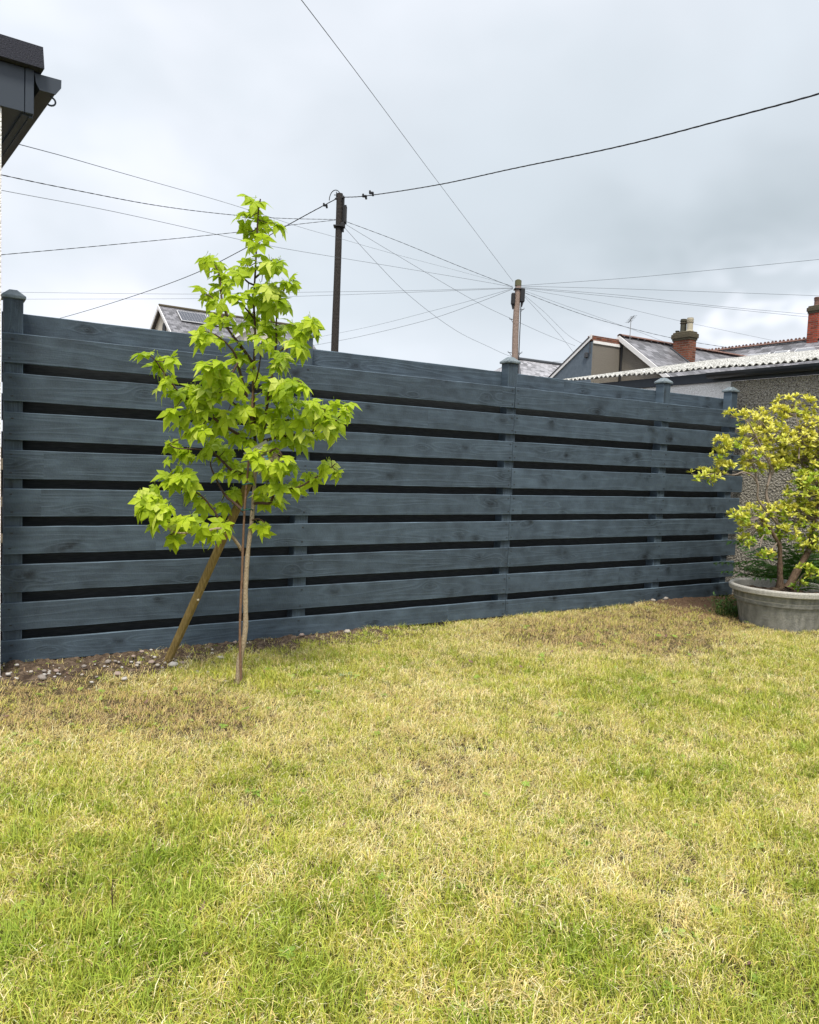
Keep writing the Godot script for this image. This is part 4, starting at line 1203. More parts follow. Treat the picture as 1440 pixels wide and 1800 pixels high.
func build_ferns() -> void:
	var fm := mat(lin(0.025, 0.068, 0.014), 0.5); fm.cull_mode = BaseMaterial3D.CULL_DISABLED; fm.backlight_enabled = true; fm.backlight = lin(0.03, 0.08, 0.005)
	var fm2 := mat(lin(0.045, 0.11, 0.02), 0.5); fm2.cull_mode = BaseMaterial3D.CULL_DISABLED; fm2.backlight_enabled = true; fm2.backlight = lin(0.04, 0.10, 0.008)
	var ms := []
	for i in 4: ms.append(frond(i))
	var r := RandomNumberGenerator.new(); r.seed = 15
	for s in [[V(3.52, 0.0, -7.02), 0.95, "dark green fern between the pot's left side and the pebbledashed wall"], [V(3.80, 0.0, -6.80), 1.2, "dark green fern behind the pot's right side below the shrub"], [V(3.62, 0.0, -6.62), 0.95, "lower fern directly behind the shrub's two stems"]]:
		var o := thing("fern", s[2], "fern", s[0], 0.0, "ferns behind the pot")
		for i in 13:
			var n := obj("frond", ms[i % 4], fm if r.randf() < 0.6 else fm2, o)
			n.rotation = V(r.randf_range(-0.25, 0.35), TAU * i / 13 + r.randf_range(-0.2, 0.2), 0)
			n.scale = Vector3.ONE * s[1] * r.randf_range(0.75, 1.1)
	# small herbs at the pot's foot
	var hm := mat(lin(0.07, 0.15, 0.03), 0.6); hm.cull_mode = BaseMaterial3D.CULL_DISABLED
	for s in [[V(2.83, 0, -6.60), 0.20, "bushy green weed between the fence's right end and the pot"], [V(2.98, 0, -6.72), 0.16, "smaller green weed tucked behind the pot's left edge"], [V(3.62, 0, -6.25), 0.15, "green weed at the pot's right foot"]]:
		var o := thing("weed", s[2], "weed", s[0], 0.0, "weeds round the pot")
		var g := Geo.new()
		for i in 70:
			var a := r.randf() * TAU; var d := r.randf_range(0.0, 0.12); var hgt: float = r.randf_range(0.3, 1.0) * s[1]
			var p := V(cos(a) * d, 0, sin(a) * d); var q := p * 1.6 + V(0, hgt, 0)
			g.tube([p, q], [0.0022, 0.001], 3, false)
			for j in 4:
				var b := p.lerp(q, 0.4 + 0.2 * j); var e := b + V(r.randf_range(-1, 1), r.randf_range(0, 0.8), r.randf_range(-1, 1)).normalized() * r.randf_range(0.02, 0.045)
				var w := (e - b).cross(Vector3.UP).normalized() * 0.007
				g.flat(b, b.lerp(e, 0.5) + w, e); g.flat(b, e, b.lerp(e, 0.5) - w)
		var le := obj("leaves", g, hm, o); le.set_meta("kind", "stuff")

# ------------------------------------------------------------------ stones, weeds, litter
func pebble(s: int) -> ArrayMesh:
	var f := noise(160 + s, 0.9, 2)
	var g := Geo.new()
	var la := 7; var lo := 10
	var at := func(i: int, j: int) -> Vector3:
		var a := -PI / 2 + PI * i / la; var b := TAU * (j % lo) / lo
		var d := V(cos(a) * cos(b), sin(a), cos(a) * sin(b))
		return d * (1.0 + 0.32 * f.get_noise_3dv(d * 1.6)) * V(0.5, 0.29, 0.40)
	for i in la:
		for j in lo:
			var p: Array = [at.call(i, j), at.call(i, j + 1), at.call(i + 1, j + 1), at.call(i + 1, j)]
			var n := p.map(func(v): return (v / V(0.25, 0.084, 0.16)).normalized())
			g.tri(p[0], p[2], p[1], n[0], n[2], n[1]); g.tri(p[0], p[3], p[2], n[0], n[3], n[2])
	return g.mesh()

func build_stones_and_weeds() -> void:
	var r := RandomNumberGenerator.new(); r.seed = 21
	var ms := []
	for i in 5: ms.append(pebble(i))
	var cols := []
	for c in [lin(0.42, 0.38, 0.34), lin(0.34, 0.27, 0.24), lin(0.48, 0.46, 0.44), lin(0.27, 0.24, 0.22)]:
		var lc: Color = c.srgb_to_linear()
		cols.append(grainy(noise(170 + cols.size(), 0.05, 4), [[0.0, lin(lc.r * 0.6, lc.g * 0.58, lc.b * 0.56)], [0.6, c], [1.0, lin(lc.r * 1.3, lc.g * 1.3, lc.b * 1.3)]], V(1, 1, 1) * 1.2, 0.9, 3.0, null, 128))
	var i := 0
	for s in stone_spots:
		var o := obj("stone", ms[i % 5], cols[r.randi() % 4])
		var w: float = s.y
		o.position = V(s.x, ground_y(s.x, s.z) + w * 0.12 + (0.02 if along(V(s.x, 0, s.z)).y < 0.6 else 0.0), s.z)
		o.rotation = V(r.randf_range(-0.25, 0.25), r.randf_range(-0.5, 0.5) + (PI if r.randf() < 0.5 else 0.0), r.randf_range(-0.25, 0.25)); o.scale = Vector3.ONE * w * 1.3
		var f := along(V(s.x, 0, s.z))
		var size := "pale pebble" if w < 0.022 else ("small pale stone" if w < 0.032 else "larger pale stone")
		var called := size + " on the soil near the fence's left end"
		if f.x > 0.28: called = size + " on the soil left of the slanting stake"
		if f.x > 0.52: called = size + " in the cluster round the slanting stake's foot"
		if f.x > 0.82: called = size + " between the slanting stake and the tree trunk"
		if f.x > 1.15: called = size + " at the fence foot right of the tree"
		if f.x > 3.0: called = size + " at the fence foot near its right end"
		if i == 18: called = "pale flat stone alone in the brown grass below the stake"
		elif i == 14: called = "largest pinkish grey stone on the soil left of the stake's foot"
		elif i == 20: called = "oval pale stone between the stake and the tree trunk beside the fence"
		elif i == 11: called = "broad flat grey stone just right of the stake's foot"
		tag(o, called, "stone", "stones along the fence foot")
		i += 1
	# smaller gravel in the same soil
	var rest := Geo.new()
	for k in 60:
		var t := -0.15 + 1.5 * pow(r.randf(), 1.1); var nn := 0.05 + 0.44 * r.randf() * (1.0 - maxf(t, 0.0) * 0.55)
		var p := FENCE_AT + V(t, 0, nn).rotated(Vector3.UP, STREET)
		var w := r.randf_range(0.010, 0.026)
		merge(rest, ms[k % 5], Transform3D(Basis(Vector3.UP, r.randf() * TAU).scaled(Vector3.ONE * w), V(p.x, ground_y(p.x, p.z) + r.randf_range(0.004, 0.015), p.z)))
	struct("gravel", rest, cols[2]).set_meta("kind", "stuff")
	# broad-leaved rosettes in the turf
	var wm := []
	for c in [[0.17, 0.27, 0.035], [0.23, 0.33, 0.05], [0.30, 0.37, 0.09]]:
		var m := mat(lin(c[0], c[1], c[2]), 0.5); m.cull_mode = BaseMaterial3D.CULL_DISABLED; m.backlight_enabled = true; m.backlight = lin(0.15, 0.22, 0.03); wm.append(m)
	var blue := mat(lin(0.12, 0.21, 0.13), 0.6); blue.cull_mode = BaseMaterial3D.CULL_DISABLED
	var ros := []
	for k in 5: ros.append(rosette(k))
	i = 0
	for s in weed_spots:
		var o := obj("lawn_weed", ros[i % 5], blue if i == 0 else wm[r.randi() % 3])
		o.position = V(s.x, ground_y(s.x, s.z) + 0.012, s.z); o.rotation = V(r.randf_range(-0.2, 0.2), r.randf() * TAU, r.randf_range(-0.2, 0.2)); o.scale = Vector3.ONE * s.y * 0.62
		tag(o, "small blue-green weed in the turf right of the tree's foot" if i == 0 else place_in_lawn("broad leaved green weed", s), "weed", "weeds in the lawn")
		i += 1
	# clover and seedlings scattered through the turf, and a few dead leaves
	for kk in 4:
		var mm := MultiMesh.new()
		mm.transform_format = MultiMesh.TRANSFORM_3D
		mm.mesh = ros[kk] if kk < 3 else dead_leaf()
		mm.instance_count = 150 if kk < 3 else 110
		for k in mm.instance_count:
			var z := -lerpf(1.2, 7.0, pow(r.randf(), 1.3)); var x := r.randf_range(-1, 1) * (0.62 * -z + 0.8)
			if along(V(x, 0, z)).y < 0.5: z += 1.2
			var sc := r.randf_range(0.011, 0.028) if kk < 3 else r.randf_range(0.012, 0.026)
			mm.set_instance_transform(k, Transform3D(Basis.from_euler(V(r.randf_range(-.4, .4), r.randf() * TAU, r.randf_range(-.4, .4))).scaled(Vector3.ONE * sc), V(x, ground_y(x, z) + r.randf_range(0.006, 0.026), z)))
		var mi := MultiMeshInstance3D.new()
		mi.name = numbered(self, "clover" if kk < 3 else "leaf_litter"); mi.multimesh = mm
		mi.material_override = wm[kk] if kk < 3 else M.terracotta
		add_child(mi, true); mi.set_meta("kind", "stuff")
	# a thin bare twig standing in the turf
	var g := Geo.new()
	g.tube([V(0, -0.01, 0), V(0.002, 0.04, 0.002), V(-0.001, 0.075, 0), V(0.004, 0.10, 0.002)], [0.0022, 0.002, 0.0017, 0.0012], 5)
	g.tube([V(0.002, 0.05, 0.002), V(0.012, 0.075, 0.004)], [0.0012, 0.0008], 4)
	var t := obj("twig", g, M.twig); t.position = V(-0.767, ground_y(-0.767, -1.98), -1.98)
	tag(t, "thin dark dead twig standing upright in the near lawn", "twig")

func place_in_lawn(what: String, s: Vector3) -> String:
	var size := "large " if s.y > 0.045 else ("small " if s.y > 0.03 else "tiny ")
	var side := "left" if s.x < -0.33 * -s.z else ("right" if s.x > 0.12 * -s.z else "middle")
	var far := "nearest the viewer" if s.z > -2.0 else ("midway up the lawn" if s.z > -2.9 else "towards the fence")
	return size + what + " in the lawn's " + side + " part, " + far

func dead_leaf() -> ArrayMesh:
	var g := Geo.new()
	for q in [[V(-0.9, 0.2, 0), V(-0.2, 0, 0.45), V(-0.1, 0.12, 0)], [V(-0.9, 0.2, 0), V(-0.1, 0.12, 0), V(-0.2, 0.05, -0.45)], [V(-0.2, 0, 0.45), V(0.9, 0.35, 0.1), V(-0.1, 0.12, 0)], [V(-0.1, 0.12, 0), V(0.9, 0.35, 0.1), V(-0.2, 0.05, -0.45)]]:
		g.flat(q[0], q[1], q[2])
	return g.mesh()

func rosette(s: int) -> ArrayMesh:
	var r := RandomNumberGenerator.new(); r.seed = 410 + s
	var g := Geo.new()
	var k := r.randi_range(5, 8)
	for i in k:
		var a := TAU * i / k + r.randf_range(-0.35, 0.35)
		var l := r.randf_range(0.6, 1.1); var wd := l * r.randf_range(0.20, 0.30)
		var d := V(cos(a), 0, sin(a)); var w := V(-sin(a), 0, cos(a))
		var up := r.randf_range(0.1, 0.55)
		var q := []
		for t in [0.0, 0.3, 0.62, 0.88, 1.0]:
			q.append([d * l * t + V(0, up * t - up * 0.75 * t * t, 0), wd * [0.12, 0.75, 1.0, 0.62, 0.02][q.size()]])
		for j in 4:
			var p0: Vector3 = q[j][0]; var p1: Vector3 = q[j + 1][0]; var w0: Vector3 = w * q[j][1]; var w1: Vector3 = w * q[j + 1][1]
			var f := V(0, 0.05, 0)
			g.quad(p0, p1, p1 + w1 + f, p0 + w0 + f); g.quad(p0 - w0 + f, p1 - w1 + f, p1, p0)
	return g.mesh()

# ------------------------------------------------------------------ lawn
func tuft(s: int, blades: int, spread: float, lean0: float, lean1: float, len0: float, len1: float, wid: float) -> ArrayMesh:
	var r := RandomNumberGenerator.new(); r.seed = 1000 + s
	var g := Geo.new()
	for i in blades:
		var p := V(r.randf_range(-1, 1) * spread, -0.004, r.randf_range(-1, 1) * spread)
		var a := r.randf() * TAU; var lean := r.randf_range(lean0, lean1)
		var l := r.randf_range(len0, len1); var w := wid * r.randf_range(0.7, 1.25)
		var d := V(cos(a), 0, sin(a)); var sd := V(-sin(a), 0, cos(a)).rotated(Vector3.UP, r.randf_range(-0.8, 0.8)) * w / 2
		var m := p + (d * sin(lean * 0.6) + Vector3.UP * cos(lean * 0.6)) * l * 0.55
		var bend := minf(lean * 1.5, 1.75)
		var tip := m + (d * sin(bend) + Vector3.UP * cos(bend)) * l * 0.45
		var k := r.randf_range(0.6, 1.35)
		g.tint = Color(k * r.randf_range(0.88, 1.18), k, k * r.randf_range(0.75, 1.2))
		g.quad(p - sd, p + sd, m + sd * 0.85, m - sd * 0.85)
		g.flat(m - sd * 0.85, m + sd * 0.85, tip)
	return g.mesh()

func build_lawn() -> void:
	var gm := mat(Color.WHITE, 0.55, 0.35); gm.vertex_color_use_as_albedo = true; gm.cull_mode = BaseMaterial3D.CULL_DISABLED
	gm.backlight_enabled = true; gm.backlight = Color(0.55, 0.55, 0.55)
	var r := RandomNumberGenerator.new(); r.seed = 33
	var dry := noise(181, 1.0, 3); var fine := noise(182, 4.2, 3); var lush := noise(183, 0.8, 2); var hue := noise(184, 2.3, 3); var clump := noise(185, 11.0, 2)
	var kinds := [
		tuft(1, 10, 0.022, 0.15, 0.9, 0.024, 0.060, 0.0024), tuft(2, 10, 0.022, 0.2, 1.0, 0.022, 0.050, 0.0026), tuft(3, 10, 0.024, 0.3, 1.2, 0.026, 0.070, 0.0022),
		tuft(4, 9, 0.026, 0.5, 1.3, 0.025, 0.058, 0.0024), tuft(5, 9, 0.028, 0.7, 1.4, 0.028, 0.066, 0.0023), tuft(6, 8, 0.030, 1.15, 1.55, 0.030, 0.085, 0.0021)]
	var where := []; var tint := []
	for k in 6: where.append([]); tint.append([])
	# patches read off the photograph: (x, z, radius, dryness)
	var patches := [[-1.6, -3.6, 0.6, 1.1], [-0.95, -3.5, 0.5, 0.9], [-2.1, -3.6, 0.5, 1.0], [0.1, -3.7, 0.4, 0.4], [0.15, -3.05, 0.3, 0.5], [-0.2, -3.3, 0.5, 0.25], [0.5, -2.7, 0.5, 0.3], [0.2, -3.9, 0.9, 0.2], [1.35, -5.75, 0.65, 1.3], [2.1, -6.1, 0.8, 1.3], [0.85, -5.5, 0.5, 0.9], [1.8, -5.4, 0.4, 0.7], [2.6, -6.5, 0.5, 0.8], [2.4, -6.1, 0.7, 0.35], [0.75, -2.1, 0.4, 0.35], [-0.15, -2.5, 0.5, 0.15], [-1.2, -2.45, 0.6, -0.35], [-0.9, -2.0, 0.5, -0.3], [-0.65, -1.75, 0.45, -0.25], [0.9, -3.4, 0.8, -0.1], [2.6, -5.4, 0.5, -0.35], [0.6, -1.75, 0.5, -0.25], [-0.55, -3.95, 0.35, -0.3], [-0.3, -1.65, 0.4, -0.15], [1.9, -3.9, 0.6, -0.1], [1.0, -1.9, 0.3, -0.3]]
	var count := 0
	var tries := 230000
	for i in tries:
		# even over the lawn, denser close to the viewer
		var u := r.randf()
		var z := -lerpf(1.15, 8.2, pow(u, 1.35))
		var half := 0.62 * -z + 0.9
		var x := r.randf_range(-half, half)
		if r.randf() > half / 5.8 * 1.15 + 0.12: continue
		var p := V(x, 0, z)
		var f := along(p)
		if f.y < 0.012 or f.x > 6.62: continue
		if (p - V(3.155, 0, -6.33)).length() < 0.335: continue
		var n1 := dry.get_noise_2d(x, z); var n2 := fine.get_noise_2d(x, z); var n3 := lush.get_noise_2d(x + 9, z)
		var n4 := clump.get_noise_2d(x, z)
		var dr := 0.50 + 0.38 * n1 + 0.50 * n2 + 0.55 * n4
		for q in patches:
			var dd: float = (Vector2(x - q[0], z - q[1]).length() + n2 * 0.25) / q[2]
			if dd < 1.6: dr += (q[3] if q[3] > 0.0 else q[3] * 0.65) * exp(-dd * dd * 1.4)
		# bare ground along the fence
		var keep := 1.0
		if f.x < 3.1:
			var lim := lerpf(0.52, 0.17, clampf((f.x - 0.7) / 0.7, 0, 1)) * (1.0 - 0.8 * smoothstep(2.0, 3.0, f.x)) + n2 * 0.2
			keep *= smoothstep(lim - 0.12, lim + 0.14, f.y) + 0.11
			if f.y < lim: dr += 0.5
		if f.x > 4.9:
			var lim2 := 0.72 * smoothstep(4.9, 5.9, f.x) + n2 * 0.25
			keep *= smoothstep(lim2 - 0.15, lim2 + 0.1, f.y) + 0.03
		keep *= 1.0 - clampf((dr - 1.0) * 0.9, 0.0, 0.55)
		keep *= 1.0 - 0.75 * smoothstep(0.10, 0.45, clump.get_noise_2d(x * 1.3 + 40.0, z * 1.3))
		if r.randf() > keep: continue
		var brown := clampf((dr - 0.88) * 1.4, 0, 1)
		var k := 0
		var roll := r.randf()
		if roll < clampf(dr, 0.06, 0.97):
			k = 3 + r.randi() % 3
		else: k = r.randi() % 3
		var hh := hue.get_noise_2d(x, z)
		var c: Color
		if k >= 3:
			var t := r.randf()
			c = Color(0.90, 0.78, 0.38).lerp(Color(0.60, 0.51, 0.20), t).lerp(Color(0.50, 0.345, 0.18), brown * r.randf_range(0.25, 1.0))
			if r.randf() < 0.25: c = Color(0.60, 0.60, 0.14)
			elif r.randf() < 0.22 and brown < 0.5: c = Color(0.95, 0.88, 0.52)
		else:
			c = Color(0.30, 0.375, 0.032).lerp(Color(0.52, 0.535, 0.085), clampf(0.5 + hh * 1.3 + r.randf_range(-0.3, 0.3), 0, 1))
			if r.randf() < 0.2: c = Color(0.60, 0.57, 0.15)
			if dr < 0.15: c = c.lerp(Color(0.24, 0.38, 0.045), 0.5)
		var s := r.randf_range(0.75, 1.3) * (1.0 + 0.25 * n3)
		if dr < 0.1: s *= 1.15
		if brown > 0.3 and k >= 3: s *= 0.9
		if (p - V(3.155, 0, -6.33)).length() < 0.52 and k < 3: s *= 0.8
		var tq := (p - V(-0.891, 0, -4.06)).length()
		if tq < 0.24 and k < 3: s *= 1.35
		if tq < 0.10 and r.randf() < 0.6: continue
		var b := Basis(Vector3.UP, r.randf() * TAU).scaled(Vector3.ONE * s)
		where[k].append(Transform3D(b, V(x, ground_y(x, z), z))); tint[k].append(c)
		count += 1
	for k in 6:
		var mm := MultiMesh.new()
		mm.transform_format = MultiMesh.TRANSFORM_3D; mm.use_colors = true
		mm.mesh = kinds[k]; mm.instance_count = where[k].size()
		for i in where[k].size():
			mm.set_instance_transform(i, where[k][i]); mm.set_instance_color(i, tint[k][i])
		var o := MultiMeshInstance3D.new()
		o.name = numbered(self, "lawn_grass" if k < 3 else "dry_grass")
		o.multimesh = mm; o.material_override = gm
		add_child(o, true)
		o.set_meta("kind", "stuff")
	print("tufts ", count)

var sapling_trunk: Array = [V(-0.894,-0.030,-4.070),V(-0.897,0.111,-4.070),V(-0.878,0.232,-4.070),V(-0.868,0.323,-4.070),V(-0.873,0.508,-4.070),V(-0.865,0.732,-4.070),V(-0.850,0.887,-4.070),V(-0.842,1.004,-4.070),V(-0.838,1.139,-4.070),V(-0.836,1.255,-4.070),V(-0.849,1.437,-4.070),V(-0.858,1.617,-4.070),V(-0.857,1.737,-4.070),V(-0.854,1.887,-4.070),V(-0.866,2.065,-4.070),V(-0.861,2.242,-4.070),V(-0.857,2.436,-4.070),V(-0.852,2.551,-4.070)]
var sapling_branches: Array = [
	[V(-0.896,0.737,-4.070),V(-0.935,0.811,-4.020),V(-0.969,0.854,-3.970),V(-0.993,0.867,-3.920),V(-1.076,0.850,-3.870),V(-1.178,0.848,-3.820),V(-1.234,0.896,-3.770),V(-1.283,0.969,-3.720)],
	[V(-0.892,0.947,-4.070),V(-0.949,0.993,-4.087),V(-0.997,1.024,-4.103),V(-1.042,1.087,-4.120),V(-1.073,1.138,-4.137),V(-1.100,1.199,-4.153),V(-1.094,1.277,-4.170)],
	[V(-1.016,0.858,-4.010),V(-1.018,0.931,-4.000),V(-1.046,0.967,-3.990),V(-1.074,1.009,-3.980),V(-1.123,1.049,-3.970),V(-1.226,1.105,-3.960),V(-1.253,1.164,-3.950)],
	[V(-0.824,1.292,-4.070),V(-0.891,1.343,-4.037),V(-0.974,1.392,-4.003),V(-1.011,1.419,-3.970),V(-1.108,1.493,-3.937),V(-1.187,1.545,-3.903),V(-1.236,1.612,-3.870),V(-1.269,1.664,-3.837),V(-1.301,1.715,-3.803),V(-1.323,1.723,-3.770)],
	[V(-0.847,1.132,-4.070),V(-0.904,1.148,-4.091),V(-0.959,1.158,-4.113),V(-1.017,1.202,-4.134),V(-1.083,1.255,-4.156),V(-1.171,1.274,-4.177),V(-1.303,1.276,-4.199),V(-1.348,1.300,-4.220)],
	[V(-0.891,1.562,-4.070),V(-0.914,1.657,-4.040),V(-0.930,1.733,-4.010),V(-0.942,1.781,-3.980),V(-0.986,1.833,-3.950),V(-1.035,1.864,-3.920),V(-1.079,1.872,-3.890)],
	[V(-0.911,1.723,-3.930),V(-0.951,1.638,-3.883),V(-1.012,1.674,-3.837),V(-1.042,1.695,-3.790)],
	[V(-0.859,1.737,-4.070),V(-0.932,1.829,-4.103),V(-1.019,1.931,-4.137),V(-1.053,1.993,-4.170),V(-1.084,2.048,-4.203),V(-1.135,2.114,-4.237),V(-1.182,2.135,-4.270)],
	[V(-1.033,1.941,-4.195),V(-1.049,2.029,-4.226),V(-1.084,2.111,-4.258),V(-1.110,2.257,-4.289),V(-1.168,2.334,-4.320)],
	[V(-0.815,1.320,-4.070),V(-0.800,1.371,-4.062),V(-0.784,1.438,-4.053),V(-0.776,1.528,-4.045),V(-0.762,1.618,-4.037),V(-0.748,1.707,-4.028),V(-0.736,1.795,-4.020),V(-0.731,1.867,-4.012),V(-0.732,1.925,-4.003),V(-0.726,2.025,-3.995),V(-0.706,2.083,-3.987),V(-0.676,2.140,-3.978),V(-0.643,2.168,-3.970)],
	[V(-0.731,1.778,-3.960),V(-0.690,1.799,-3.938),V(-0.652,1.823,-3.916),V(-0.606,1.873,-3.894),V(-0.567,1.916,-3.872),V(-0.522,1.948,-3.850)],
	[V(-0.740,1.607,-3.920),V(-0.673,1.628,-3.870),V(-0.608,1.636,-3.820),V(-0.558,1.622,-3.770)],
	[V(-0.806,1.329,-4.070),V(-0.745,1.345,-4.035),V(-0.694,1.358,-4.000),V(-0.608,1.369,-3.965),V(-0.515,1.389,-3.930),V(-0.453,1.408,-3.895),V(-0.404,1.431,-3.860),V(-0.361,1.476,-3.825),V(-0.337,1.512,-3.790)],
	[V(-0.513,1.388,-3.910),V(-0.470,1.444,-3.830),V(-0.433,1.491,-3.750)],
	[V(-0.831,1.209,-4.070),V(-0.766,1.257,-3.997),V(-0.697,1.294,-3.923),V(-0.660,1.260,-3.850)],
	[V(-0.838,0.995,-4.070),V(-0.793,1.001,-4.048),V(-0.747,1.001,-4.026),V(-0.728,1.027,-4.003),V(-0.722,1.058,-3.981),V(-0.685,1.076,-3.959),V(-0.579,1.098,-3.937),V(-0.506,1.143,-3.914),V(-0.446,1.175,-3.892),V(-0.387,1.227,-3.870)],
	[V(-0.869,2.151,-4.070),V(-0.891,2.156,-4.045),V(-0.916,2.175,-4.020),V(-0.955,2.197,-3.995),V(-0.984,2.184,-3.970)],
	[V(-0.860,2.189,-4.070),V(-0.821,2.208,-4.030),V(-0.784,2.225,-3.990),V(-0.748,2.259,-3.950)],
	[V(-0.863,1.976,-4.070),V(-0.892,2.014,-3.970),V(-0.913,2.027,-3.870)],
	[V(-0.848,0.902,-4.070),V(-0.801,0.917,-4.020),V(-0.761,0.904,-3.970)],
	[V(-0.849,1.437,-4.070),V(-0.898,1.489,-3.987),V(-0.953,1.540,-3.903),V(-0.976,1.560,-3.820)],
	[V(-0.858,1.587,-4.070),V(-0.811,1.697,-3.970),V(-0.779,1.800,-3.870)],
	[V(-0.852,2.551,-4.070),V(-0.844,2.595,-4.070)]]
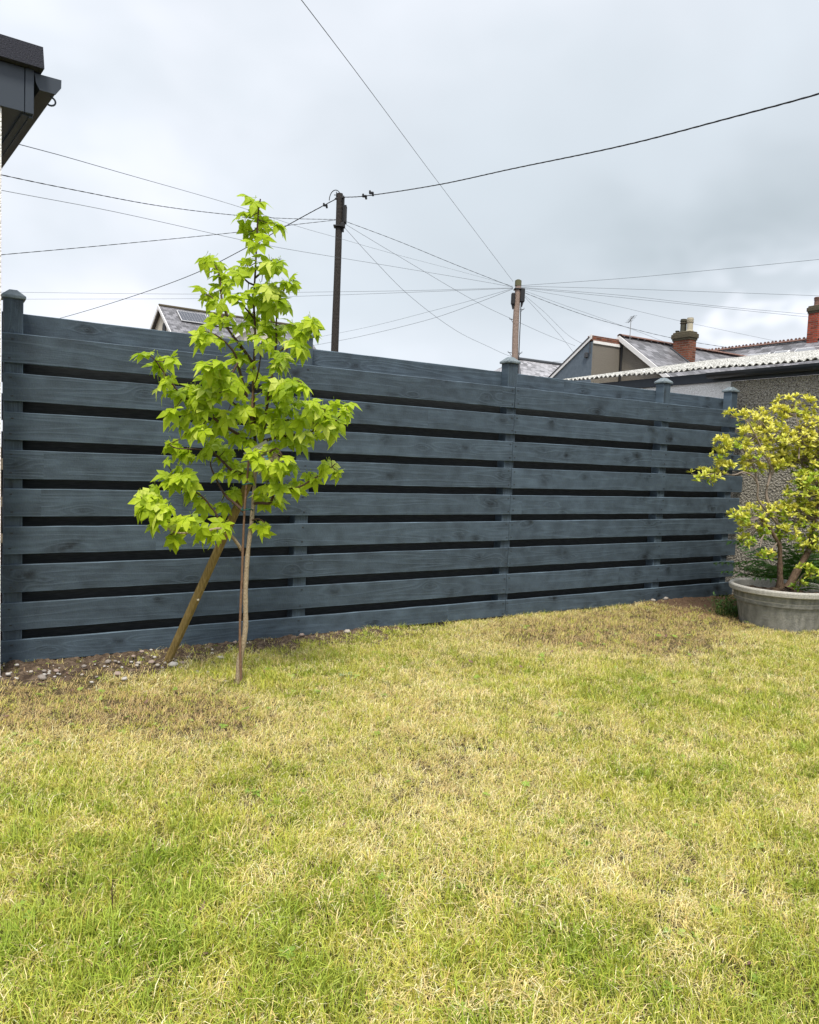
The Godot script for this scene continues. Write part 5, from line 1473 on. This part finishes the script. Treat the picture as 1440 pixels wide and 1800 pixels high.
var sapling_clusters: Array = [
	Q(-0.868,2.591,-4.086,0.064),Q(-0.880,2.535,-4.106,0.073),Q(-0.961,2.518,-4.145,0.046),Q(-0.824,2.489,-4.151,0.056),Q(-0.766,2.494,-4.133,0.037),Q(-0.922,2.447,-4.143,0.046),
	Q(-0.823,2.350,-3.978,0.053),Q(-1.186,2.339,-4.316,0.067),Q(-1.156,2.330,-4.387,0.039),Q(-0.960,2.225,-4.015,0.054),Q(-0.937,2.267,-4.145,0.055),Q(-0.845,2.263,-4.011,0.054),
	Q(-0.753,2.258,-3.947,0.053),Q(-0.694,2.250,-3.907,0.044),Q(-0.967,2.163,-3.976,0.035),Q(-1.112,2.253,-4.297,0.038),Q(-0.632,2.153,-3.918,0.044),Q(-0.671,2.149,-3.943,0.053),
	Q(-0.738,2.127,-3.933,0.053),Q(-1.111,2.186,-4.334,0.058),Q(-1.178,2.139,-4.301,0.067),Q(-1.111,2.090,-4.193,0.047),Q(-0.922,2.046,-3.905,0.052),Q(-0.885,2.104,-4.010,0.054),
	Q(-0.813,2.125,-4.094,0.055),Q(-0.815,2.151,-4.010,0.045),Q(-0.708,2.057,-3.923,0.052),Q(-0.766,2.047,-4.050,0.045),Q(-0.677,2.055,-3.945,0.044),Q(-1.100,2.011,-4.159,0.037),
	Q(-0.901,2.005,-4.139,0.046),Q(-1.053,2.025,-4.271,0.048),Q(-1.072,1.862,-3.867,0.052),Q(-1.109,1.835,-3.971,0.035),Q(-1.009,1.862,-3.956,0.044),Q(-1.008,1.970,-4.164,0.046),
	Q(-0.909,1.946,-4.014,0.036),Q(-0.853,1.996,-4.130,0.055),Q(-0.771,1.964,-4.036,0.045),Q(-0.714,1.956,-4.075,0.055),Q(-0.620,1.935,-3.938,0.044),Q(-0.527,1.935,-3.826,0.043),
	Q(-0.564,1.896,-3.854,0.052),Q(-0.508,1.941,-3.812,0.034),Q(-0.865,1.879,-4.024,0.063),Q(-0.766,1.822,-3.805,0.059),Q(-0.929,1.858,-4.074,0.045),Q(-0.749,1.884,-4.025,0.045),
	Q(-0.599,1.830,-3.820,0.051),Q(-0.581,1.839,-3.925,0.044),Q(-0.656,1.783,-3.914,0.052),Q(-0.683,1.740,-3.926,0.044),Q(-0.949,1.785,-4.012,0.045),Q(-0.925,1.799,-4.101,0.037),
	Q(-0.866,1.722,-4.047,0.036),Q(-1.320,1.728,-3.768,0.042),Q(-1.299,1.729,-3.829,0.043),Q(-1.203,1.713,-3.744,0.042),Q(-1.305,1.687,-3.900,0.052),Q(-1.244,1.618,-3.797,0.051),
	Q(-1.261,1.594,-3.904,0.044),Q(-1.222,1.565,-3.952,0.044),Q(-1.205,1.467,-3.790,0.034),Q(-1.164,1.604,-3.961,0.053),Q(-1.121,1.554,-3.878,0.052),Q(-1.177,1.590,-3.917,0.044),
	Q(-1.009,1.682,-3.771,0.050),Q(-0.974,1.699,-3.764,0.050),Q(-0.947,1.675,-3.830,0.051),Q(-1.073,1.655,-3.916,0.044),Q(-0.974,1.633,-3.837,0.051),Q(-0.925,1.644,-3.922,0.052),
	Q(-1.049,1.585,-3.899,0.052),Q(-1.009,1.550,-3.879,0.052),Q(-1.095,1.532,-3.911,0.052),Q(-0.928,1.579,-3.795,0.051),Q(-0.908,1.631,-4.043,0.045),Q(-1.159,1.465,-3.984,0.062),
	Q(-1.079,1.479,-3.886,0.043),Q(-1.207,1.437,-3.998,0.045),Q(-1.016,1.463,-4.018,0.054),Q(-1.051,1.408,-4.022,0.054),Q(-1.076,1.389,-3.821,0.051),Q(-1.258,1.385,-4.297,0.048),
	Q(-0.948,1.466,-3.888,0.043),Q(-0.896,1.526,-3.962,0.053),Q(-0.870,1.519,-4.089,0.064),Q(-0.819,1.495,-4.116,0.064),Q(-0.832,1.436,-4.051,0.054),Q(-0.790,1.622,-4.090,0.055),
	Q(-0.735,1.592,-4.044,0.054),Q(-0.784,1.649,-4.006,0.045),Q(-0.607,1.626,-3.799,0.051),Q(-0.546,1.604,-3.730,0.042),Q(-0.653,1.626,-3.820,0.043),Q(-0.704,1.526,-3.979,0.062),
	Q(-0.669,1.527,-4.096,0.055),Q(-0.593,1.541,-3.891,0.043),Q(-0.657,1.436,-3.924,0.061),Q(-0.708,1.419,-3.967,0.053),Q(-0.623,1.426,-4.052,0.054),Q(-0.557,1.461,-3.838,0.043),
	Q(-0.749,1.475,-4.037,0.054),Q(-0.473,1.514,-3.702,0.050),Q(-0.438,1.511,-3.762,0.042),Q(-0.504,1.483,-3.885,0.043),Q(-0.382,1.532,-3.782,0.025),Q(-0.330,1.517,-3.781,0.042),
	Q(-0.317,1.488,-3.729,0.025),Q(-0.399,1.470,-3.887,0.043),Q(-0.427,1.436,-3.758,0.042),Q(-0.411,1.408,-3.859,0.043),Q(-0.495,1.365,-3.983,0.036),Q(-0.527,1.387,-3.883,0.043),
	Q(-1.366,1.312,-4.248,0.038),Q(-1.309,1.276,-4.249,0.038),Q(-1.262,1.268,-4.220,0.038),Q(-1.235,1.241,-4.230,0.028),Q(-1.254,1.220,-3.875,0.026),Q(-1.230,1.177,-3.941,0.053),
	Q(-1.173,1.135,-3.902,0.052),Q(-1.279,1.120,-4.015,0.045),Q(-1.152,1.118,-3.920,0.035),Q(-1.134,1.282,-4.170,0.056),Q(-1.091,1.323,-4.255,0.057),Q(-1.059,1.248,-4.210,0.056),
	Q(-1.002,1.231,-4.212,0.047),Q(-1.010,1.296,-4.160,0.046),Q(-1.137,1.338,-4.175,0.047),Q(-0.947,1.377,-4.040,0.036),Q(-0.890,1.352,-4.034,0.045),Q(-0.944,1.177,-4.086,0.046),
	Q(-0.896,1.170,-4.079,0.045),Q(-1.017,1.175,-4.084,0.046),Q(-0.671,1.242,-3.833,0.060),Q(-0.635,1.226,-3.937,0.053),Q(-0.699,1.179,-3.953,0.035),Q(-0.610,1.352,-3.981,0.044),
	Q(-0.659,1.369,-4.000,0.045),Q(-0.723,1.340,-4.014,0.045),Q(-0.725,1.108,-3.910,0.044),Q(-0.683,1.118,-3.922,0.044),Q(-0.411,1.235,-3.908,0.044),Q(-0.376,1.192,-3.928,0.026),
	Q(-0.441,1.207,-3.872,0.035),Q(-0.494,1.160,-3.954,0.035),Q(-0.530,1.177,-3.958,0.026),Q(-0.574,1.121,-3.963,0.044),Q(-0.619,1.111,-3.962,0.035),Q(-1.320,1.067,-3.788,0.051),
	Q(-1.317,1.038,-3.689,0.041),Q(-1.277,1.028,-3.761,0.042),Q(-1.300,0.990,-3.686,0.041),Q(-1.237,0.974,-3.718,0.050),Q(-1.225,0.988,-3.781,0.042),Q(-1.307,0.891,-3.807,0.034),
	Q(-1.219,0.924,-3.741,0.042),Q(-1.223,0.862,-3.886,0.043),Q(-1.177,0.901,-3.848,0.043),Q(-1.214,0.833,-3.832,0.034),Q(-1.097,0.945,-3.745,0.042),Q(-1.135,0.874,-3.879,0.043),
	Q(-1.070,0.898,-3.829,0.034),Q(-1.054,0.850,-3.895,0.043),Q(-1.008,0.859,-3.915,0.035),Q(-0.980,0.899,-3.973,0.044),Q(-1.122,1.005,-4.004,0.045),Q(-1.150,1.057,-4.008,0.045),
	Q(-1.244,1.108,-3.939,0.044),Q(-0.977,1.068,-4.128,0.055),Q(-0.805,1.049,-4.089,0.064),Q(-0.724,1.028,-4.041,0.045),Q(-0.704,1.005,-3.982,0.027),Q(-1.037,0.992,-4.157,0.046),
	Q(-0.806,0.898,-4.066,0.036),Q(-0.756,0.888,-3.994,0.036),Q(-0.757,1.239,-3.860,0.049),Q(-0.709,1.194,-3.860,0.046),Q(-0.804,1.277,-3.860,0.044)]
var shrub_branches: Array = [
	[V(3.142,0.317,-6.330),V(3.120,0.483,-6.310),V(3.098,0.653,-6.290),V(3.045,0.738,-6.270),V(2.967,0.832,-6.250),V(2.883,0.901,-6.230)],
	[V(3.209,0.310,-6.330),V(3.292,0.486,-6.338),V(3.363,0.623,-6.347),V(3.394,0.777,-6.355),V(3.417,0.921,-6.363),V(3.421,1.056,-6.372),V(3.434,1.199,-6.380)],
	[V(3.118,0.649,-6.330),V(3.103,0.805,-6.351),V(3.065,0.946,-6.373),V(3.010,1.058,-6.394),V(3.017,1.163,-6.416),V(3.072,1.285,-6.437),V(3.185,1.342,-6.459),V(3.298,1.400,-6.480)],
	[V(3.080,0.854,-6.330),V(2.963,0.970,-6.311),V(2.886,1.058,-6.292),V(2.870,1.176,-6.274),V(2.809,1.245,-6.255),V(2.720,1.270,-6.236),V(2.643,1.244,-6.218),V(2.505,1.253,-6.199),V(2.396,1.235,-6.180)],
	[V(2.977,1.164,-6.330),V(3.005,1.269,-6.355),V(2.999,1.398,-6.380),V(2.991,1.541,-6.405),V(2.970,1.660,-6.430)],
	[V(2.895,1.175,-6.330),V(2.843,1.321,-6.310),V(2.766,1.421,-6.290),V(2.697,1.484,-6.270),V(2.617,1.490,-6.250),V(2.532,1.449,-6.230)],
	[V(3.222,1.397,-6.330),V(3.248,1.574,-6.397),V(3.245,1.744,-6.463),V(3.247,1.845,-6.530)],
	[V(3.354,0.624,-6.330),V(3.459,0.745,-6.363),V(3.560,0.915,-6.397),V(3.636,1.109,-6.430)],
	[V(3.209,0.310,-6.330),V(3.244,0.361,-6.263),V(3.260,0.448,-6.197),V(3.282,0.496,-6.130)],
	[V(3.021,1.285,-6.330),V(2.908,1.465,-6.317),V(2.822,1.602,-6.305),V(2.749,1.692,-6.292),V(2.614,1.724,-6.280)]]
var shrub_lobes: Array = [
	[V(3.250,1.846,-6.535),0.181,0.105],[V(3.095,1.773,-6.477),0.086,0.076],[V(2.944,1.700,-6.484),0.171,0.124],[V(2.842,1.558,-6.375),0.133,0.105],[V(3.035,1.566,-6.401),0.162,0.114],
	[V(3.241,1.551,-6.427),0.162,0.114],[V(3.390,1.653,-6.432),0.124,0.133],[V(3.578,1.588,-6.434),0.143,0.190],[V(2.497,1.447,-6.177),0.076,0.114],[V(2.423,1.230,-6.225),0.143,0.062],
	[V(2.535,1.300,-6.212),0.086,0.057],[V(2.651,1.510,-6.276),0.076,0.048],[V(2.858,1.415,-6.305),0.133,0.062],[V(2.839,1.301,-6.330),0.114,0.057],[V(3.166,1.429,-6.503),0.143,0.086],
	[V(3.291,1.375,-6.502),0.190,0.105],[V(3.492,1.393,-6.515),0.143,0.124],[V(3.057,1.328,-6.362),0.095,0.057],[V(3.347,1.207,-6.326),0.152,0.105],[V(3.460,1.034,-6.362),0.124,0.095],
	[V(2.976,0.935,-6.335),0.238,0.081],[V(2.699,0.907,-6.185),0.086,0.057],[V(2.856,0.803,-6.260),0.143,0.067],[V(3.264,0.929,-6.384),0.162,0.133],[V(3.151,0.766,-6.278),0.105,0.076],
	[V(3.307,0.693,-6.342),0.086,0.067],[V(2.768,0.711,-6.206),0.067,0.052],[V(2.946,0.594,-6.219),0.057,0.043],[V(3.227,0.512,-6.071),0.067,0.043],[V(3.249,0.347,-6.234),0.043,0.033],
	[V(3.300,0.449,-6.079),0.067,0.048],[V(2.593,1.729,-6.231),0.038,0.029],[V(3.464,0.777,-6.289),0.114,0.114],[V(3.312,1.123,-6.366),0.162,0.143],[V(3.434,0.938,-6.344),0.143,0.143],
	[V(3.431,1.439,-6.498),0.162,0.143],[V(3.578,1.300,-6.394),0.143,0.238],[V(3.363,0.652,-6.305),0.076,0.067]]
var cable_runs: Array = [
	["thick black bundled cable from the dark pole sagging down behind the fence's left end",0.0150,[V(-2.518,9.330,-24.000),V(-3.669,9.072,-25.000),V(-6.357,9.097,-29.000),V(-9.932,9.127,-34.000),V(-14.544,9.033,-39.000),V(-20.602,8.936,-45.000),V(-25.669,9.027,-50.000)]],
	["thick black bundled cable rising from the dark pole to the sky's right edge",0.0130,[V(-2.447,9.316,-24.000),V(-1.691,8.969,-22.800),V(0.408,8.378,-20.000),V(2.004,7.898,-17.500),V(3.752,7.269,-14.500),V(4.942,6.873,-12.300),V(5.515,6.614,-11.000),V(6.020,6.413,-9.800)]],
	["thin cable running from the clamp under the left house's eaves to the pale pole",0.0030,[V(-2.724,3.269,-5.200),V(-3.010,3.686,-6.500),V(-3.177,4.120,-8.000),V(-2.984,5.254,-12.500),V(-2.381,5.841,-15.500),V(-1.910,6.248,-17.500),V(-0.889,6.906,-21.000),V(1.742,7.626,-26.000),V(3.444,7.749,-28.000)]],
	["twisted black cable from the dark pole's bracket, upper of the two twisted cables going left",0.0085,[V(-2.637,8.638,-24.000),V(-3.872,7.999,-22.000),V(-4.843,7.422,-20.000),V(-5.743,6.631,-17.000),V(-6.376,5.921,-14.000),V(-6.748,5.595,-12.500),V(-6.932,5.466,-11.800)]],
	["thin grey cable passing behind the sapling's top, below the twisted cable, to the pale pole",0.0050,[V(-7.638,5.616,-13.000),V(-7.341,5.715,-13.600),V(-6.343,6.165,-16.000),V(-4.421,6.648,-19.500),V(-3.674,6.892,-21.000),V(-2.471,7.186,-22.800),V(-0.672,7.510,-25.000),V(2.516,7.697,-27.400),V(3.446,7.709,-28.000)]],
	["twisted black cable from the dark pole's bracket sloping down left above the corner fence post",0.0085,[V(-2.636,8.621,-24.000),V(-3.840,8.055,-22.800),V(-5.038,7.428,-21.500),V(-7.523,6.293,-19.000),V(-9.211,5.448,-17.000),V(-9.636,5.212,-16.400)]],
	["upper of two thin level cables low in the sky left of the sapling",0.0060,[V(-19.475,8.001,-34.000),V(-16.826,7.857,-33.000),V(-9.040,7.645,-31.000),V(-4.759,7.655,-30.000),V(-0.318,7.622,-28.800),V(3.446,7.688,-28.000)]],
	["lower of two thin level cables low in the sky left of the sapling",0.0060,[V(-20.620,8.031,-36.000),V(-17.714,7.957,-35.000),V(-9.328,7.665,-32.000),V(-4.834,7.606,-30.500),V(-0.317,7.603,-29.000),V(3.447,7.668,-28.000)]],
	["black cable strung directly between the dark pole and the pale pole",0.0085,[V(-2.389,8.613,-24.000),V(-0.712,8.424,-25.300),V(1.240,8.080,-26.600),V(3.446,7.709,-28.000)]],
	["long cable from the dark pole passing behind the pale pole to the grey gable roof",0.0055,[V(-2.423,8.560,-24.000),V(-0.691,7.924,-25.200),V(2.143,6.986,-27.400),V(3.783,6.605,-28.700),V(4.897,6.235,-29.000),V(5.703,5.615,-27.500)]],
	["steep sagging cable from the dark pole landing low behind the middle fence post",0.0060,[V(-2.438,8.490,-24.000),V(-1.444,7.791,-25.500),V(-0.295,7.133,-27.400),V(1.504,6.447,-30.000),V(3.058,6.146,-32.000),V(4.214,5.995,-33.500),V(5.712,6.026,-35.000),V(7.408,6.405,-37.000)]],
	["darker of two cables sloping from the pale pole down left to the fence top",0.0070,[V(3.448,7.648,-28.000),V(2.346,7.530,-30.000),V(0.648,7.318,-32.500),V(-2.452,7.062,-36.000),V(-5.157,6.965,-39.000),V(-7.818,6.918,-42.000)]],
	["fainter of two cables sloping from the pale pole down left to the fence top",0.0055,[V(3.447,7.668,-28.000),V(2.300,7.576,-29.500),V(0.929,7.633,-32.000),V(-1.908,7.468,-35.500),V(-5.053,7.369,-39.000),V(-7.830,7.349,-42.000)]],
	["thin wire dropping from the top edge of the sky to the pale pole's top",0.0050,[V(-1.532,6.142,-8.000),V(-1.456,6.453,-9.000),V(-0.988,7.251,-12.500),V(0.395,8.269,-19.500),V(3.436,7.911,-28.000)]],
	["topmost cable going right from the pale pole, rising across the clouds",0.0060,[V(3.732,7.780,-28.000),V(6.977,7.692,-26.000),V(9.225,7.644,-24.400),V(11.626,7.572,-22.500),V(12.534,7.565,-21.800)]],
	["level cable going right from the pale pole, second from the top",0.0060,[V(3.733,7.760,-28.000),V(7.535,7.802,-28.000),V(14.565,7.823,-28.000),V(16.219,7.825,-28.000)]],
	["upper of a close pair of cables from the pale pole to the red chimney",0.0060,[V(3.735,7.720,-28.000),V(7.711,7.694,-28.600),V(11.125,7.591,-29.200),V(15.326,7.562,-30.000)]],
	["lower of a close pair of cables from the pale pole to the red chimney",0.0060,[V(3.736,7.699,-28.000),V(7.716,7.611,-28.600),V(12.297,7.504,-29.400),V(15.401,7.456,-30.000)]],
	["thin cable from the pale pole passing behind the chimney with two pots",0.0050,[V(3.737,7.679,-28.000),V(6.979,7.478,-29.000),V(10.137,7.147,-30.000),V(14.540,6.659,-31.000)]],
	["heavier dark cable from the pale pole sagging past the chimney with two pots",0.0085,[V(3.721,7.577,-28.000),V(5.300,7.046,-28.000),V(6.773,6.632,-28.000),V(9.293,6.113,-28.000),V(11.597,5.811,-28.000)]],
	["thin cable just above the dark sagging one, from the pale pole to the slate ridge",0.0045,[V(3.738,7.638,-28.000),V(5.200,7.042,-27.500),V(6.324,6.570,-27.000),V(7.747,5.935,-26.300),V(8.577,5.505,-25.800)]],
	["steeper of two thin drop cables from the pale pole to the grey gable",0.0055,[V(3.723,7.536,-28.000),V(4.452,6.751,-27.800),V(5.098,5.905,-27.200),V(5.866,4.667,-26.300)]],
	["gentler of two thin drop cables from the pale pole to the grey gable",0.0050,[V(3.743,7.537,-28.000),V(4.550,6.856,-27.800),V(5.361,5.882,-27.000),V(5.954,5.322,-26.000)]]]
var stone_spots: Array = [Vector3(-1.617,0.025,-4.597),Vector3(-1.578,0.017,-4.657),Vector3(-1.620,0.021,-4.466),Vector3(-1.675,0.019,-4.330),Vector3(-1.543,0.024,-4.333),Vector3(-1.526,0.020,-4.263),Vector3(-1.473,0.030,-4.352),Vector3(-1.412,0.020,-4.278),Vector3(-1.391,0.014,-4.346),Vector3(-1.346,0.014,-4.407),Vector3(-1.290,0.027,-4.348),Vector3(-1.326,0.044,-4.296),Vector3(-1.553,0.016,-4.439),Vector3(-1.494,0.018,-4.472),Vector3(-1.575,0.036,-4.103),Vector3(-1.517,0.027,-4.050),Vector3(-1.172,0.028,-4.232),Vector3(-1.112,0.033,-4.240),Vector3(-1.347,0.031,-3.888),Vector3(-1.268,0.015,-4.014),Vector3(-1.109,0.033,-4.519),Vector3(-1.115,0.023,-4.916),Vector3(-1.345,0.032,-4.872),Vector3(-1.673,0.015,-4.063),Vector3(-1.657,0.017,-3.963),Vector3(-1.754,0.015,-4.066),Vector3(-1.309,0.017,-4.522),Vector3(-1.274,0.016,-4.255),Vector3(-1.648,0.014,-3.907),Vector3(-1.372,0.015,-4.241),Vector3(-0.967,0.022,-4.066),Vector3(-1.908,0.025,-4.099),Vector3(-1.918,0.036,-3.958),Vector3(-1.963,0.021,-4.070),Vector3(-2.157,0.019,-4.155),Vector3(-1.413,0.023,-4.430),Vector3(-1.803,0.025,-4.205),Vector3(-1.711,0.029,-4.313),Vector3(-2.020,0.018,-4.040),Vector3(-0.413,0.040,-5.339),Vector3(-0.504,0.029,-5.433),Vector3(2.336,0.037,-7.098),Vector3(2.495,0.038,-7.219),Vector3(-0.621,0.024,-5.376),Vector3(-0.716,0.031,-5.185),Vector3(-2.114,0.024,-3.985),Vector3(-1.473,0.021,-4.027)]
var weed_spots: Array = [Vector3(-0.328,0.087,-4.268),Vector3(-1.666,0.063,-3.166),Vector3(-1.543,0.072,-3.113),Vector3(-1.565,0.054,-3.018),Vector3(-0.993,0.053,-1.948),Vector3(-0.836,0.046,-1.793),Vector3(-0.842,0.029,-1.883),Vector3(-0.567,0.038,-1.809),Vector3(-0.546,0.045,-1.832),Vector3(-0.821,0.042,-2.687),Vector3(-0.455,0.039,-1.712),Vector3(-0.564,0.032,-1.640),Vector3(0.149,0.041,-1.670),Vector3(0.354,0.033,-1.798),Vector3(0.274,0.034,-1.836),Vector3(0.592,0.037,-1.791),Vector3(0.915,0.051,-2.070),Vector3(0.963,0.046,-1.995),Vector3(0.622,0.038,-2.410),Vector3(0.467,0.044,-2.278),Vector3(0.408,0.035,-2.241),Vector3(0.192,0.034,-2.135),Vector3(-0.243,0.045,-3.058),Vector3(-0.530,0.051,-2.736),Vector3(0.930,0.040,-2.490),Vector3(1.194,0.049,-2.435),Vector3(1.207,0.043,-2.234),Vector3(0.671,0.044,-1.735),Vector3(1.041,0.044,-1.816),Vector3(0.886,0.040,-2.212),Vector3(-2.228,0.046,-4.388),Vector3(-2.274,0.038,-4.318),Vector3(-0.240,0.033,-1.806),Vector3(-0.067,0.032,-2.007),Vector3(0.567,0.032,-1.970),Vector3(-1.041,0.036,-2.493),Vector3(0.018,0.034,-1.644)]
